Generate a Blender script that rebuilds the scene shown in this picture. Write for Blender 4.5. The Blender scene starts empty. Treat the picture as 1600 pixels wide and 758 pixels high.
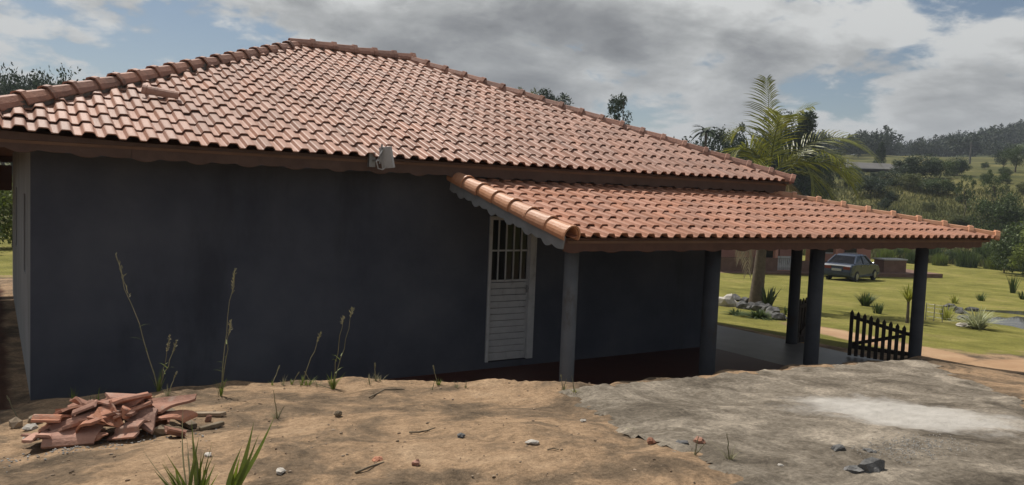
import bpy, bmesh, math, random
import numpy as np
from mathutils import Vector, Matrix, noise as mnoise
random.seed(7); rng = np.random.default_rng(7)
R = math.radians
sc = bpy.context.scene
col = sc.collection
# ------------------------------------------------------------------ camera
CAM = Vector((-.34, -9.87, 2.52)); YAW, PITCH, ROLL, FPX = .5763, .0652, .040, 1253.0
fw = Vector((math.sin(YAW)*math.cos(PITCH), math.cos(YAW)*math.cos(PITCH), -math.sin(PITCH)))
rt = Vector((math.cos(YAW), -math.sin(YAW), 0)); up = rt.cross(fw)
rr = rt*math.cos(ROLL) + up*math.sin(ROLL); uu = -rt*math.sin(ROLL) + up*math.cos(ROLL)
cam_d = bpy.data.cameras.new('camera'); cam_o = bpy.data.objects.new('camera', cam_d); col.objects.link(cam_o)
m = Matrix((rr, uu, -fw)).transposed().to_4x4(); m.translation = CAM; cam_o.matrix_world = m
cam_d.sensor_width = 36; cam_d.lens = 36*FPX/1600; cam_d.clip_end = 6000; cam_d.clip_start = .05
sc.camera = cam_o
sc.render.resolution_x = 1024; sc.render.resolution_y = 485
# ------------------------------------------------------------------ sun and sky
SUN_AZ, SUN_EL = R(-7), R(58)          # azimuth measured from +Y towards +X
sd = Vector((math.cos(SUN_EL)*math.sin(SUN_AZ), math.cos(SUN_EL)*math.cos(SUN_AZ), math.sin(SUN_EL)))
sun_d = bpy.data.lights.new('sun', 'SUN'); sun_d.energy = 5.0; sun_d.angle = R(.53); sun_d.color = (1, .95, .87)
sun_o = bpy.data.objects.new('sun', sun_d); col.objects.link(sun_o)
sun_o.rotation_euler = (-sd).to_track_quat('-Z', 'Y').to_euler(); sun_o.location = (0, 0, 60)
w = bpy.data.worlds.new('World'); sc.world = w; w.use_nodes = True
wn, wl = w.node_tree.nodes, w.node_tree.links
wn.clear()
def N(nt, t, **k):
    n = nt.nodes.new(t)
    for a, b in k.items(): setattr(n, a, b)
    return n
def build_sky():
    nt = w.node_tree; L = wl.new
    out = N(nt, 'ShaderNodeOutputWorld'); bg = N(nt, 'ShaderNodeBackground'); bg.inputs[1].default_value = .06
    L(bg.outputs[0], out.inputs[0])
    sky = N(nt, 'ShaderNodeTexSky', sky_type='NISHITA'); sky.sun_disc = False
    sky.sun_elevation = SUN_EL; sky.sun_rotation = SUN_AZ; sky.air_density = 1.0; sky.dust_density = .6
    tc = N(nt, 'ShaderNodeTexCoord'); sep = N(nt, 'ShaderNodeSeparateXYZ'); L(tc.outputs['Generated'], sep.inputs[0])
    def math_(op, a, b=None, c=None):
        n = N(nt, 'ShaderNodeMath', operation=op)
        for i, v in enumerate((a, b, c)):
            if v is None: continue
            if isinstance(v, (int, float)): n.inputs[i].default_value = v
            else: L(v, n.inputs[i])
        return n.outputs[0]
    z = math_('ADD', math_('MAXIMUM', sep.outputs[2], 0), .30)
    cb = N(nt, 'ShaderNodeCombineXYZ')
    L(math_('DIVIDE', sep.outputs[0], z), cb.inputs[0]); L(math_('DIVIDE', sep.outputs[1], z), cb.inputs[1])
    def noise(scale, detail, rough, off, dist=0.0):
        mp = N(nt, 'ShaderNodeMapping'); mp.inputs[1].default_value = off; mp.inputs[2].default_value = (0, 0, .3); L(cb.outputs[0], mp.inputs[0])
        n = N(nt, 'ShaderNodeTexNoise'); n.inputs['Scale'].default_value = scale; n.inputs['Detail'].default_value = detail
        n.inputs['Roughness'].default_value = rough; n.inputs['Distortion'].default_value = dist
        L(mp.outputs[0], n.inputs['Vector']); return n.outputs['Fac']
    def field(off):
        o = lambda t: (t[0]+off[0], t[1]+off[1], t[2])
        big = noise(SKY_S[0], 2, .5, o(SKY_OFF), .3); mid = noise(SKY_S[1], 9, .56, o((3.1+SKY_OFF[1], 1.7, 0)), .25)
        return math_('ADD', math_('MULTIPLY', big, SKY_W[0]), math_('MULTIPLY', mid, SKY_W[1]))
    fine = noise(6.0, 9, .6, (7, 4, 0), .25)
    def mr(v, a, b, lo=0., hi=1., smooth=True):
        n = N(nt, 'ShaderNodeMapRange'); n.interpolation_type = 'SMOOTHSTEP' if smooth else 'LINEAR'
        L(v, n.inputs[0]); n.inputs[1].default_value = a; n.inputs[2].default_value = b; n.inputs[3].default_value = lo; n.inputs[4].default_value = hi
        return n.outputs[0]
    d0 = field((0, 0)); d1 = field((-.10, -.13))       # second sample a little nearer the sun: lit tops, dark bases
    dens = math_('ADD', d0, math_('MULTIPLY', math_('SUBTRACT', fine, .5), SKY_W[2]))
    dens = math_('ADD', dens, mr(sep.outputs[2], .02, .17, .07, 0.))      # cloud closes up towards the horizon
    alpha = mr(dens, SKY_T[0], SKY_T[1])
    lit = math_('SUBTRACT', dens, d1)
    thick = math_('SUBTRACT', mr(dens, .47, .66, 0, 1), math_('MULTIPLY', lit, SKY_W[3]))
    ramp = N(nt, 'ShaderNodeValToRGB'); L(thick, ramp.inputs[0])
    e = ramp.color_ramp.elements; k = SKY_K
    e[0].position = 0; e[0].color = (.74*k, .75*k, .74*k, 1); e[1].position = 1; e[1].color = (.15*k, .157*k, .168*k, 1)
    x = ramp.color_ramp.elements.new(.35); x.color = (.46*k, .47*k, .47*k, 1)
    x = ramp.color_ramp.elements.new(.65); x.color = (.28*k, .288*k, .298*k, 1)
    # low cloud is seen through more air: paler towards the horizon
    hz = mr(sep.outputs[2], .0, .28, .55, 0.)
    mh = N(nt, 'ShaderNodeMix', data_type='RGBA'); L(hz, mh.inputs[0]); L(ramp.outputs[0], mh.inputs[6]); mh.inputs[7].default_value = (.40*k, .415*k, .43*k, 1)
    mx = N(nt, 'ShaderNodeMix', data_type='RGBA'); L(alpha, mx.inputs[0]); L(sky.outputs[0], mx.inputs[6]); L(mh.outputs[2], mx.inputs[7])
    L(mx.outputs[2], bg.inputs[0])
SKY_W = (.5, .5, .3, 5.)
SKY_OFF, SKY_S, SKY_T, SKY_K = (.509, 10.828, 0), (.9, 2.4), (.445, .515), 14.5
build_sky()
vs = sc.view_settings; vs.view_transform = 'Standard'; vs.look = 'None'; vs.exposure = 0.0; vs.gamma = 1; vs.use_curve_mapping = False

# ------------------------------------------------------------------ helpers
def mesh(name, verts, faces, mat_=None, smooth=False):
    me = bpy.data.meshes.new(name); me.from_pydata([tuple(v) for v in verts], [], [tuple(f) for f in faces]); me.update()
    if mat_: me.materials.append(mat_)
    if smooth: me.polygons.foreach_set('use_smooth', [True]*len(me.polygons))
    return me
def link(name, data, parent=None, loc=None, mw=None):
    o = bpy.data.objects.new(name, data); col.objects.link(o)
    if parent is not None: o.parent = parent
    if mw is not None:
        o.matrix_basis = (parent_world(parent).inverted() @ mw) if parent is not None else mw
    elif loc is not None: o.location = loc
    return o
def parent_world(p):
    mw = p.matrix_basis.copy()
    while p.parent is not None: p = p.parent; mw = p.matrix_basis @ mw
    return mw
def tag(o, label, cat, group=None):
    o['label'] = label; o['category'] = cat
    if group: o['group'] = group
    return o
def thing(name, label, cat, loc=(0, 0, 0), rz=0, group=None):
    o = link(name, None); o.location = loc; o.rotation_euler = (0, 0, rz); return tag(o, label, cat, group)
def structure(o): o['kind'] = 'structure'; return o
def stuff(o): o['kind'] = 'stuff'; return o
class MB:
    """collects shapes for ONE mesh"""
    def __init__(s): s.v = []; s.f = []
    def add(s, v, f):
        n = len(s.v); s.v += [Vector(a) for a in v]; s.f += [tuple(i+n for i in q) for q in f]; return s
    def box(s, lo, hi, M=None):
        x0, y0, z0 = lo; x1, y1, z1 = hi
        v = [Vector(a) for a in ((x0,y0,z0),(x1,y0,z0),(x1,y1,z0),(x0,y1,z0),(x0,y0,z1),(x1,y0,z1),(x1,y1,z1),(x0,y1,z1))]
        if M: v = [M @ a for a in v]
        return s.add(v, [(3,2,1,0),(4,5,6,7),(0,1,5,4),(1,2,6,5),(2,3,7,6),(3,0,4,7)])
    def tube(s, pts, rad, n=8, cap=True):
        pts = [Vector(p) for p in pts]; rings = []
        if not hasattr(rad, '__len__'): rad = [rad]*len(pts)
        for i, p in enumerate(pts):
            d = (pts[min(i+1, len(pts)-1)]-pts[max(i-1, 0)]).normalized()
            a = d.cross(Vector((0, 0, 1)) if abs(d.z) < .9 else Vector((1, 0, 0))).normalized(); b = d.cross(a)
            rings.append([p+(a*math.cos(2*math.pi*k/n)+b*math.sin(2*math.pi*k/n))*rad[i] for k in range(n)])
        v = [q for r_ in rings for q in r_]; f = []
        for i in range(len(pts)-1):
            for k in range(n):
                f.append((i*n+k, i*n+(k+1) % n, (i+1)*n+(k+1) % n, (i+1)*n+k))
        if cap: f.append(tuple(range(n-1, -1, -1))); f.append(tuple((len(pts)-1)*n+k for k in range(n)))
        return s.add(v, f)
    def prism(s, poly, ext, M=None):
        """closed polygon of (x,z) extruded along y by ext=(y0,y1)"""
        n = len(poly); v = [Vector((x, ext[0], z)) for x, z in poly]+[Vector((x, ext[1], z)) for x, z in poly]
        if M: v = [M @ a for a in v]
        f = [tuple(range(n)), tuple(range(2*n-1, n-1, -1))]+[(i, i+n, (i+1) % n+n, (i+1) % n) for i in range(n)]
        return s.add(v, f)
    def ribbon(s, pts, wid, side):
        pts = [Vector(p) for p in pts]; n = len(pts); v = []
        for i, p in enumerate(pts):
            q = wid*(1-(i/(n-1))**1.6)+.0006 if not hasattr(wid, '__len__') else wid[i]
            v += [p-side*q/2, p+side*q/2]
        return s.add(v, [(2*i, 2*i+1, 2*i+3, 2*i+2) for i in range(n-1)])
    def blob(s, c, r3, seed, sub=1, rough=.25, M=None):
        bm = bmesh.new(); bmesh.ops.create_icosphere(bm, subdivisions=sub, radius=1)
        o = Vector((seed*3.7, seed*1.3, seed*7.1)); v = []
        for a in bm.verts:
            k = 1+rough*mnoise.noise(a.co*1.6+o)*2
            p = Vector((a.co.x*r3[0]*k, a.co.y*r3[1]*k, a.co.z*r3[2]*k))
            v.append((M @ p if M else p)+Vector(c))
        bm.verts.index_update(); f = [tuple(x.index for x in q.verts) for q in bm.faces]; bm.free()
        return s.add(v, f)
    def mesh(s, name, mat_, smooth=False): return mesh(name, s.v, s.f, mat_, smooth)
    def build(s, name, mat_, parent=None, loc=None, mw=None, smooth=False):
        return link(name, s.mesh(name, mat_, smooth), parent, loc, mw)

# ------------------------------------------------------------------ materials
def material(name, c1, c2, scale=6., rough=.8, bump=.0, bscale=40., rand=0., c3=None, spec=.3, detail=6, metal=0., trans=0., coords='Object', stain=None):
    ma = bpy.data.materials.new(name); ma.use_nodes = True; nt = ma.node_tree; L = nt.links.new
    bs = nt.nodes['Principled BSDF']; bs.inputs['Roughness'].default_value = rough; bs.inputs['Specular IOR Level'].default_value = spec; bs.inputs['Metallic'].default_value = metal
    tc = N(nt, 'ShaderNodeTexCoord')
    n = N(nt, 'ShaderNodeTexNoise'); n.inputs['Scale'].default_value = scale; n.inputs['Detail'].default_value = detail; n.inputs['Roughness'].default_value = .6
    if coords == 'World':
        g = N(nt, 'ShaderNodeNewGeometry'); L(g.outputs['Position'], n.inputs['Vector']); vec = g.outputs['Position']
    else: L(tc.outputs[coords], n.inputs['Vector']); vec = tc.outputs[coords]
    rp = N(nt, 'ShaderNodeValToRGB'); L(n.outputs['Fac'], rp.inputs[0]); e = rp.color_ramp.elements
    e[0].position = .3; e[0].color = (*c1, 1); e[1].position = .7; e[1].color = (*c2, 1)
    if c3: q = rp.color_ramp.elements.new(.5); q.color = (*c3, 1)
    cout = rp.outputs[0]
    if rand:
        oi = N(nt, 'ShaderNodeObjectInfo'); g2 = N(nt, 'ShaderNodeNewGeometry')
        ad = N(nt, 'ShaderNodeMath', operation='ADD'); L(oi.outputs['Random'], ad.inputs[0]); L(g2.outputs['Random Per Island'], ad.inputs[1])
        fr = N(nt, 'ShaderNodeMath', operation='FRACT'); L(ad.outputs[0], fr.inputs[0])
        m1 = N(nt, 'ShaderNodeMapRange'); L(fr.outputs[0], m1.inputs[0]); m1.inputs[3].default_value = 1-rand; m1.inputs[4].default_value = 1+rand
        m2 = N(nt, 'ShaderNodeMath', operation='MULTIPLY'); L(fr.outputs[0], m2.inputs[0]); m2.inputs[1].default_value = 7.31
        m3 = N(nt, 'ShaderNodeMath', operation='FRACT'); L(m2.outputs[0], m3.inputs[0])
        m4 = N(nt, 'ShaderNodeMapRange'); L(m3.outputs[0], m4.inputs[0]); m4.inputs[3].default_value = 1-rand*.5; m4.inputs[4].default_value = 1.05
        hs = N(nt, 'ShaderNodeHueSaturation'); L(cout, hs.inputs['Color']); L(m1.outputs[0], hs.inputs['Value']); L(m4.outputs[0], hs.inputs['Saturation']); cout = hs.outputs[0]
    if stain:
        gs = N(nt, 'ShaderNodeNewGeometry'); mpp = N(nt, 'ShaderNodeMapping'); mpp.inputs[3].default_value = stain[3]; L(gs.outputs['Position'], mpp.inputs[0])
        ns = N(nt, 'ShaderNodeTexNoise'); ns.inputs['Scale'].default_value = stain[0]; ns.inputs['Detail'].default_value = 8; ns.inputs['Roughness'].default_value = .68; L(mpp.outputs[0], ns.inputs['Vector'])
        ms_ = N(nt, 'ShaderNodeMapRange', interpolation_type='SMOOTHSTEP'); L(ns.outputs['Fac'], ms_.inputs[0]); ms_.inputs[1].default_value = .52; ms_.inputs[2].default_value = .72; ms_.inputs[4].default_value = stain[2]
        mq = N(nt, 'ShaderNodeMix', data_type='RGBA'); L(ms_.outputs[0], mq.inputs[0]); L(cout, mq.inputs[6]); mq.inputs[7].default_value = (*stain[1], 1); cout = mq.outputs[2]
    L(cout, bs.inputs['Base Color'])
    if bump:
        b = N(nt, 'ShaderNodeBump'); b.inputs['Strength'].default_value = bump; b.inputs['Distance'].default_value = .02
        n2 = N(nt, 'ShaderNodeTexNoise'); n2.inputs['Scale'].default_value = bscale; n2.inputs['Detail'].default_value = 5; L(vec, n2.inputs['Vector'])
        L(n2.outputs['Fac'], b.inputs['Height']); L(b.outputs[0], bs.inputs['Normal'])
    if trans:
        # thin leaf: part of the light passes through
        tr = N(nt, 'ShaderNodeBsdfTranslucent'); L(cout, tr.inputs[0]); ms = N(nt, 'ShaderNodeMixShader'); ms.inputs[0].default_value = trans
        L(bs.outputs[0], ms.inputs[1]); L(tr.outputs[0], ms.inputs[2]); L(ms.outputs[0], nt.nodes['Material Output'].inputs[0])
    return ma
M = {}
M['tile'] = material('terracotta_tile', (.285, .148, .102), (.39, .217, .158), 9, .48, .15, 60, .16, spec=.3, stain=(1.6, (.15, .085, .065), .45, (1, 1, 1)))
M['ptile'] = material('orange_terracotta_tile', (.31, .145, .09), (.41, .205, .135), 9, .6, .15, 60, .15, spec=.2, stain=(2.2, (.2, .1, .07), .45, (1, 1, 1)))
M['cap'] = material('ridge_cap_clay', (.26, .13, .095), (.37, .2, .145), 8, .6, .3, 40, .16, spec=.25, stain=(3.5, (.09, .06, .05), .7, (1, 1, 1)))
M['sidewall'] = material('wall_paint_with_light', (.2, .205, .205), (.26, .265, .265), 1.2, .85, .3, 9, coords='World', stain=(1.4, (.09, .09, .09), .5, (1, 1, .3)))  # house wall paint lightened: the brighter light on this side is in the colour
M['rakecap'] = material('rake_cap_clay', (.44, .20, .105), (.52, .28, .17), 7, .5, .15, 40, .1, spec=.4)
M['mortar'] = material('mortar', (.10, .085, .075), (.2, .17, .15), 14, .95, .5, 60)
M['wall'] = material('slate_grey_paint', (.042, .047, .066), (.09, .095, .114), .7, .85, .35, 7, coords='World', stain=(.9, (.03, .032, .042), .6, (1, 1, .25)))
M['wood'] = material('painted_fascia', (.07, .04, .03), (.105, .064, .048), 5, .7, .2, 30)
M['pwood'] = material('red_brown_fascia', (.07, .032, .022), (.105, .05, .033), 5, .7, .2, 30)
M['gwood'] = material('grey_painted_board', (.16, .17, .18), (.22, .23, .24), 6, .7, .2, 40)
M['deck'] = material('roof_boards', (.12, .065, .04), (.18, .1, .06), 4, .8)
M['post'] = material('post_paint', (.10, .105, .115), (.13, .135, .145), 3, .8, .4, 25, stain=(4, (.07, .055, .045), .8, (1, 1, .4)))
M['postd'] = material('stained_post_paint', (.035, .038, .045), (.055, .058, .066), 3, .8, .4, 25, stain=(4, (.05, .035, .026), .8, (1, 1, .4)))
M['white'] = material('white_paint', (.38, .38, .385), (.46, .46, .46), 8, .5, .1, 40, stain=(5, (.15, .13, .11), .6, (1, 1, .5)))
M['glassd'] = material('dark_pane', (.008, .008, .009), (.014, .014, .015), 3, .06, spec=.2)
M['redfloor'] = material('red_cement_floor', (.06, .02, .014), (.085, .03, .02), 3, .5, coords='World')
M['greyfloor'] = material('grey_patio_floor', (.13, .125, .12), (.18, .175, .165), 2.2, .45, .05, 30, coords='World')
M['gate'] = material('dark_wood_gate', (.022, .018, .016), (.045, .036, .03), 12, .8)
M['shard'] = material('broken_clay', (.23, .105, .07), (.42, .2, .125), 5, .85, .35, 40, .38, stain=(9, (.3, .25, .21), .6, (1, 1, 1)))
M['bush'] = material('bush_leaf', (.045, .075, .018), (.085, .12, .032), 3, .6, rand=.4, trans=.25)
M['dark'] = material('dark_tree_leaf', (.022, .042, .016), (.045, .07, .024), 2, .6, rand=.4, trans=.15)
M['olive'] = material('olive_leaf', (.09, .105, .03), (.14, .15, .045), 2, .6, rand=.35, trans=.25)
M['bright'] = material('fresh_leaf', (.10, .15, .025), (.19, .22, .04), 2, .55, rand=.35, trans=.3)
M['bark'] = material('bark', (.07, .055, .04), (.14, .115, .09), 9, .9, .4, 20)
M['palmleaf'] = material('palm_leaflet', (.11, .135, .02), (.25, .25, .045), 2.2, .42, rand=.35, trans=.42, spec=.4)
M['palmdry'] = material('dry_palm_leaflet', (.22, .18, .12), (.36, .3, .21), 3, .8, rand=.25, trans=.2)
M['palmtrunk'] = material('palm_trunk', (.085, .065, .05), (.15, .12, .09), 7, .9, .4, 15)
M['grassg'] = material('weed_green', (.10, .15, .02), (.2, .24, .035), 9, .5, rand=.3, trans=.3)
M['grassd'] = material('weed_dry', (.2, .19, .10), (.33, .3, .18), 9, .7, rand=.3, trans=.25)
M['tallgrass'] = material('pasture_grass', (.10, .11, .035), (.18, .175, .06), .6, .7, rand=.3, trans=.25, coords='World')
M['stone'] = material('grey_stone', (.05, .05, .052), (.16, .155, .15), 8, .95, .5, 50, .2)
M['conc'] = material('concrete_lump', (.10, .098, .095), (.2, .195, .19), 14, .95, .6, 60, .15)
M['limestone'] = material('pale_rubble', (.36, .33, .29), (.5, .46, .41), 14, .95, .5, 60, .2)
M['stick'] = material('weathered_stick', (.10, .075, .05), (.2, .16, .11), 12, .9, .3, 40)
M['plank'] = material('weathered_plank', (.20, .15, .10), (.32, .25, .18), 10, .9, .3, 40)
M['carp'] = material('graphite_car_paint', (.026, .037, .062), (.034, .047, .075), 3, .25, metal=.0, spec=.45)
M['rubber'] = material('tyre_rubber', (.015, .015, .015), (.025, .025, .025), 9, .9)
M['rim'] = material('wheel_rim', (.3, .3, .31), (.4, .4, .41), 9, .35, metal=.8)
M['tail'] = material('red_tail_lamp', (.12, .008, .008), (.18, .012, .012), 5, .2, spec=.6)
M['pink'] = material('pink_house_paint', (.40, .2, .155), (.48, .25, .195), 1.2, .85, coords='World')
M['brownwall'] = material('brown_low_wall', (.13, .075, .055), (.2, .12, .09), 3, .9, .2, 30)
M['shedroof'] = material('grey_sheet_roof', (.075, .072, .07), (.11, .105, .1), .8, .9)
M['forest'] = material('forest_leaf', (.02, .034, .015), (.042, .06, .024), .5, .7, rand=.4, trans=.1, coords='World')
M['metal'] = material('galvanised_metal', (.22, .22, .22), (.32, .32, .32), 9, .45, metal=.6)
M['cable'] = material('grey_cable', (.3, .3, .3), (.38, .38, .38), 9, .6)
M['yucca'] = material('yellow_green_leaf', (.22, .24, .03), (.36, .36, .06), 4, .5, rand=.25, trans=.3)
M['varieg'] = material('pale_striped_leaf', (.3, .33, .16), (.5, .5, .32), 4, .5, rand=.3, trans=.25)
M['pole'] = material('grey_pole', (.1, .1, .095), (.16, .155, .15), 4, .9)
def water_mat():
    ma = bpy.data.materials.new('pond_water'); ma.use_nodes = True; nt = ma.node_tree; bs = nt.nodes['Principled BSDF']
    bs.inputs['Base Color'].default_value = (.05, .045, .03, 1); bs.inputs['Roughness'].default_value = .015; bs.inputs['IOR'].default_value = 1.33
    n = N(nt, 'ShaderNodeTexNoise'); n.inputs['Scale'].default_value = 2.5; n.inputs['Detail'].default_value = 3
    tc = N(nt, 'ShaderNodeTexCoord'); nt.links.new(tc.outputs['Object'], n.inputs['Vector'])
    b = N(nt, 'ShaderNodeBump'); b.inputs['Strength'].default_value = .02; b.inputs['Distance'].default_value = .02
    nt.links.new(n.outputs['Fac'], b.inputs['Height']); nt.links.new(b.outputs[0], bs.inputs['Normal']); return ma
M['water'] = water_mat()
M['lawnblade'] = material('lawn_blade', (.14, .135, .04), (.2, .185, .06), .8, .7, rand=.2, trans=.2, coords='World')

# ------------------------------------------------------------------ terrain
def sm(a, b, x):
    t = np.clip((x-a)/(b-a), 0, 1); return t*t*(3-2*t)
def lerp_tab(x, tab):
    return np.interp(x, [t[0] for t in tab], [t[1] for t in tab])
YC = [(-8, -2.0), (0, -1.9), (2.3, -2.1), (3.4, -2.9), (4.3, -3.95), (10.2, -3.98), (11.6, -3.3), (12.6, -2.75), (16, -2.4)]
ZC = [(-8, .35), (-1.5, .38), (0, .45), (1, .55), (2.3, .54), (3.4, .6), (4.2, .72), (5.1, .66), (6.5, .63), (8.2, .58), (10.2, .47), (11.4, .28), (12.4, .06), (14, -.12), (18, -.2)]
DD = [(-8, 1.9), (.2, 1.9), (1.2, 1.0), (4, .85), (11, .8), (16, 2)]
BASE = [(-8, .05), (.2, .06), (1.2, -.16), (14, -.18)]
ZN = [(-8, .9), (4, .95), (7, .86), (9, .72), (12, .2), (15, -.1), (30, -.6)]
RT = [(0, -.16), (14.5, -.16), (17, -.24), (25, -.75), (35, -1.15), (48, -1.58), (70, -1.98), (80, -1.2), (90, .7), (100, 2.7), (110, 4.6), (120, 6.2), (150, 8.6), (180, 11.), (250, 16.5)]
LT = [(0, -.16), (20, -.1), (40, -.3), (80, -.6), (150, 2), (300, 6), (600, 8)]
def hash_noise(x, y, s):
    return (np.sin(x*1.7*s+np.sin(y*2.3*s+1.1)*1.3)*np.sin(y*1.9*s+np.sin(x*1.4*s+.4)*1.5))
def G(x, y):
    x = np.asarray(x, float); y = np.asarray(y, float)
    yc = lerp_tab(x, YC); zc = lerp_tab(x, ZC); dd = lerp_tab(x, DD); base = lerp_tab(x, BASE); zn = lerp_tab(x, ZN)
    yc = yc+.07*np.sin(x*5.1)+.05*np.sin(x*11.7+1)
    t = yc-y
    bank = np.where(t >= 0, zc+(zn-zc)*sm(0, 4.2, t), base+(zc-base)*(1-sm(0, 1, -t/dd)))
    dx, dy = x-CAM.x, y-CAM.y; r = np.hypot(dx, dy); b = np.arctan2(dx, dy)-YAW; b = (b+np.pi) % (2*np.pi)-np.pi
    zr = lerp_tab(r, RT); zl = lerp_tab(r, LT)
    ridge = np.clip(16+(33-16)*(b-.41)/.16, 10, 40)
    zr = np.where(r > 250, 16.5+(ridge-16.5)*sm(250, 420, r), zr)
    zr = zr+26*np.exp(-((b-.425)/.06)**2-((r-700)/130)**2)
    k = sm(.12, .26, b)*(1-sm(1.2, 1.9, b))
    far = zl*(1-k)+zr*k
    # side lawn sits at the far level; the near bank belongs to the camera's side of the house
    kk = np.clip(sm(12.2, 14.2, r)*sm(12.3, 14.0, x)*sm(-4.5, -2.5, y)+sm(10, 14, y)+sm(17, 24, x)*(1-sm(1.3, 1.7, b)), 0, 1)
    z = bank*(1-kk)+far*kk
    kl = sm(3, 30, -x-4)*sm(-3, 3, y); z = z*(1-kl)+zl*kl
    # pond basin
    ex = (dx*math.sin(YAW+PB)+dy*math.cos(YAW+PB))-PR; ey = dx*math.cos(YAW+PB)-dy*math.sin(YAW+PB)
    q = (ex/2.6)**2+(ey/3.6)**2
    z = z-.5*(1-sm(.55, 1.25, q+.15*hash_noise(x, y, 1.3)))
    near = np.exp(-(r/11)**2)
    z = z+near*(.016*hash_noise(x, y, 2.1)+.010*hash_noise(x+3, y-2, 5.3)+.007*hash_noise(x-1, y+7, 13.)+.005*hash_noise(x+5, y-3, 29.))*np.where(t > 0, 1, .4)
    z = z+sm(60, 100, r)*.25*hash_noise(x, y, .11)
    return z
PB, PR = .655, 29.5      # pond: bearing from the camera axis, range
def gz(x, y): return float(G(x, y))
def ray(px, py):
    a, b = px-800, py-379
    return (fw*FPX+rr*a-uu*b).normalized()
def gp(px, py, dz=0):
    """where the sight line through a point of the photograph meets the ground"""
    d = ray(px, py); t0 = 2.0
    t = np.concatenate([np.arange(2, 40, .02), np.arange(40, 500, .2)])
    P = np.array(CAM)[None]+np.array(d)[None]*t[:, None]
    h = P[:, 2]-G(P[:, 0], P[:, 1])-dz
    i = np.argmax(h < 0)
    if h.min() >= 0: i = len(t)-1
    return Vector(P[i])
def at(px, py, rng_):
    d = ray(px, py); return CAM+d*(rng_/math.hypot(d.x, d.y))
def ground_axis(lo, f0, f1, hi, step, ratio):
    a = list(np.arange(f0, f1+1e-6, step)); s = step; x = f1
    while x < hi: s *= ratio; x += s; a.append(x)
    s = step; x = f0; pre = []
    while x > lo: s *= ratio; x -= s; pre.append(x)
    return np.array(pre[::-1]+a)
gx = ground_axis(-800, -5, 15, 950, .06, 1.05); gy = ground_axis(-500, -8.6, -1.0, 950, .055, 1.045)
XX, YY = np.meshgrid(gx, gy, indexing='ij'); ZZ = G(XX, YY)
def grid_mesh(name, X, Y, Z, mask=None):
    nx, ny = X.shape; idx = np.arange(nx*ny).reshape(nx, ny)
    q = np.stack([idx[:-1, :-1], idx[1:, :-1], idx[1:, 1:], idx[:-1, 1:]], -1).reshape(-1, 4)
    V = np.stack([X, Y, Z], -1).reshape(-1, 3)
    if mask is not None:
        mk = mask.reshape(-1); q = q[mk[q].all(1)]
        used = np.unique(q); remap = -np.ones(nx*ny, int); remap[used] = np.arange(len(used)); q = remap[q]; V = V[used]
    me = bpy.data.meshes.new(name); me.vertices.add(len(V)); me.vertices.foreach_set('co', V.astype(np.float32).ravel())
    me.loops.add(q.size); me.loops.foreach_set('vertex_index', q.astype(np.int32).ravel())
    me.polygons.add(len(q)); me.polygons.foreach_set('loop_start', np.arange(0, q.size, 4, dtype=np.int32)); me.polygons.foreach_set('loop_total', np.full(len(q), 4, np.int32))
    me.polygons.foreach_set('use_smooth', np.ones(len(q), bool)); me.update(); me.validate(); return me, V
gme, GV = grid_mesh('ground', XX, YY, ZZ)
def zones(V):
    x, y = V[:, 0], V[:, 1]; dx, dy = x-CAM.x, y-CAM.y; r = np.hypot(dx, dy); b = (np.arctan2(dx, dy)-YAW+np.pi) % (2*np.pi)-np.pi
    grass = np.clip(sm(12.6, 13.6, x)*sm(-1.9, -.4, y+.12*(x-13))+sm(11, 16, y)+sm(17.5, 21, x), 0, 1)
    yp = -3.0-.03*(x-13)                       # earth track that runs past the porch corner
    grass = np.maximum(grass, sm(13, 15, x)*.55)
    path = sm(12.2, 13.2, x)*np.exp(-((y-yp)/.75)**2)
    path = np.maximum(path, np.exp(-((x-15.2-.35*(y))/.8)**2)*sm(-3, -2, y)*(1-sm(1, 5, y))*.9)
    grass = grass*(1-path)
    behind = sm(-14, -20, y); grass = np.maximum(grass, behind)
    field = sm(66, 76, r)*sm(-.2, .2, b)
    field = np.maximum(field, sm(40, 60, r)*(1-sm(-.2, .2, b)))
    dist = sm(235, 300, r)
    soil = (1-sm(-.5, .15, x))*sm(-2.2, -.8, y)*(1-sm(9.5, 12, y))
    ex = (dx*math.sin(YAW+PB)+dy*math.cos(YAW+PB))-PR; ey = dx*math.cos(YAW+PB)-dy*math.sin(YAW+PB)
    q = (ex/2.6)**2+(ey/3.6)**2; soil = np.maximum(soil, (1-sm(1.0, 1.5, q)))
    return grass, path, field, dist, soil
for nm, arr in zip(('grass', 'path', 'field', 'distant', 'soil'), zones(GV)):
    a = gme.attributes.new(nm, 'FLOAT', 'POINT'); a.data.foreach_set('value', arr.astype(np.float32))
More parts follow.
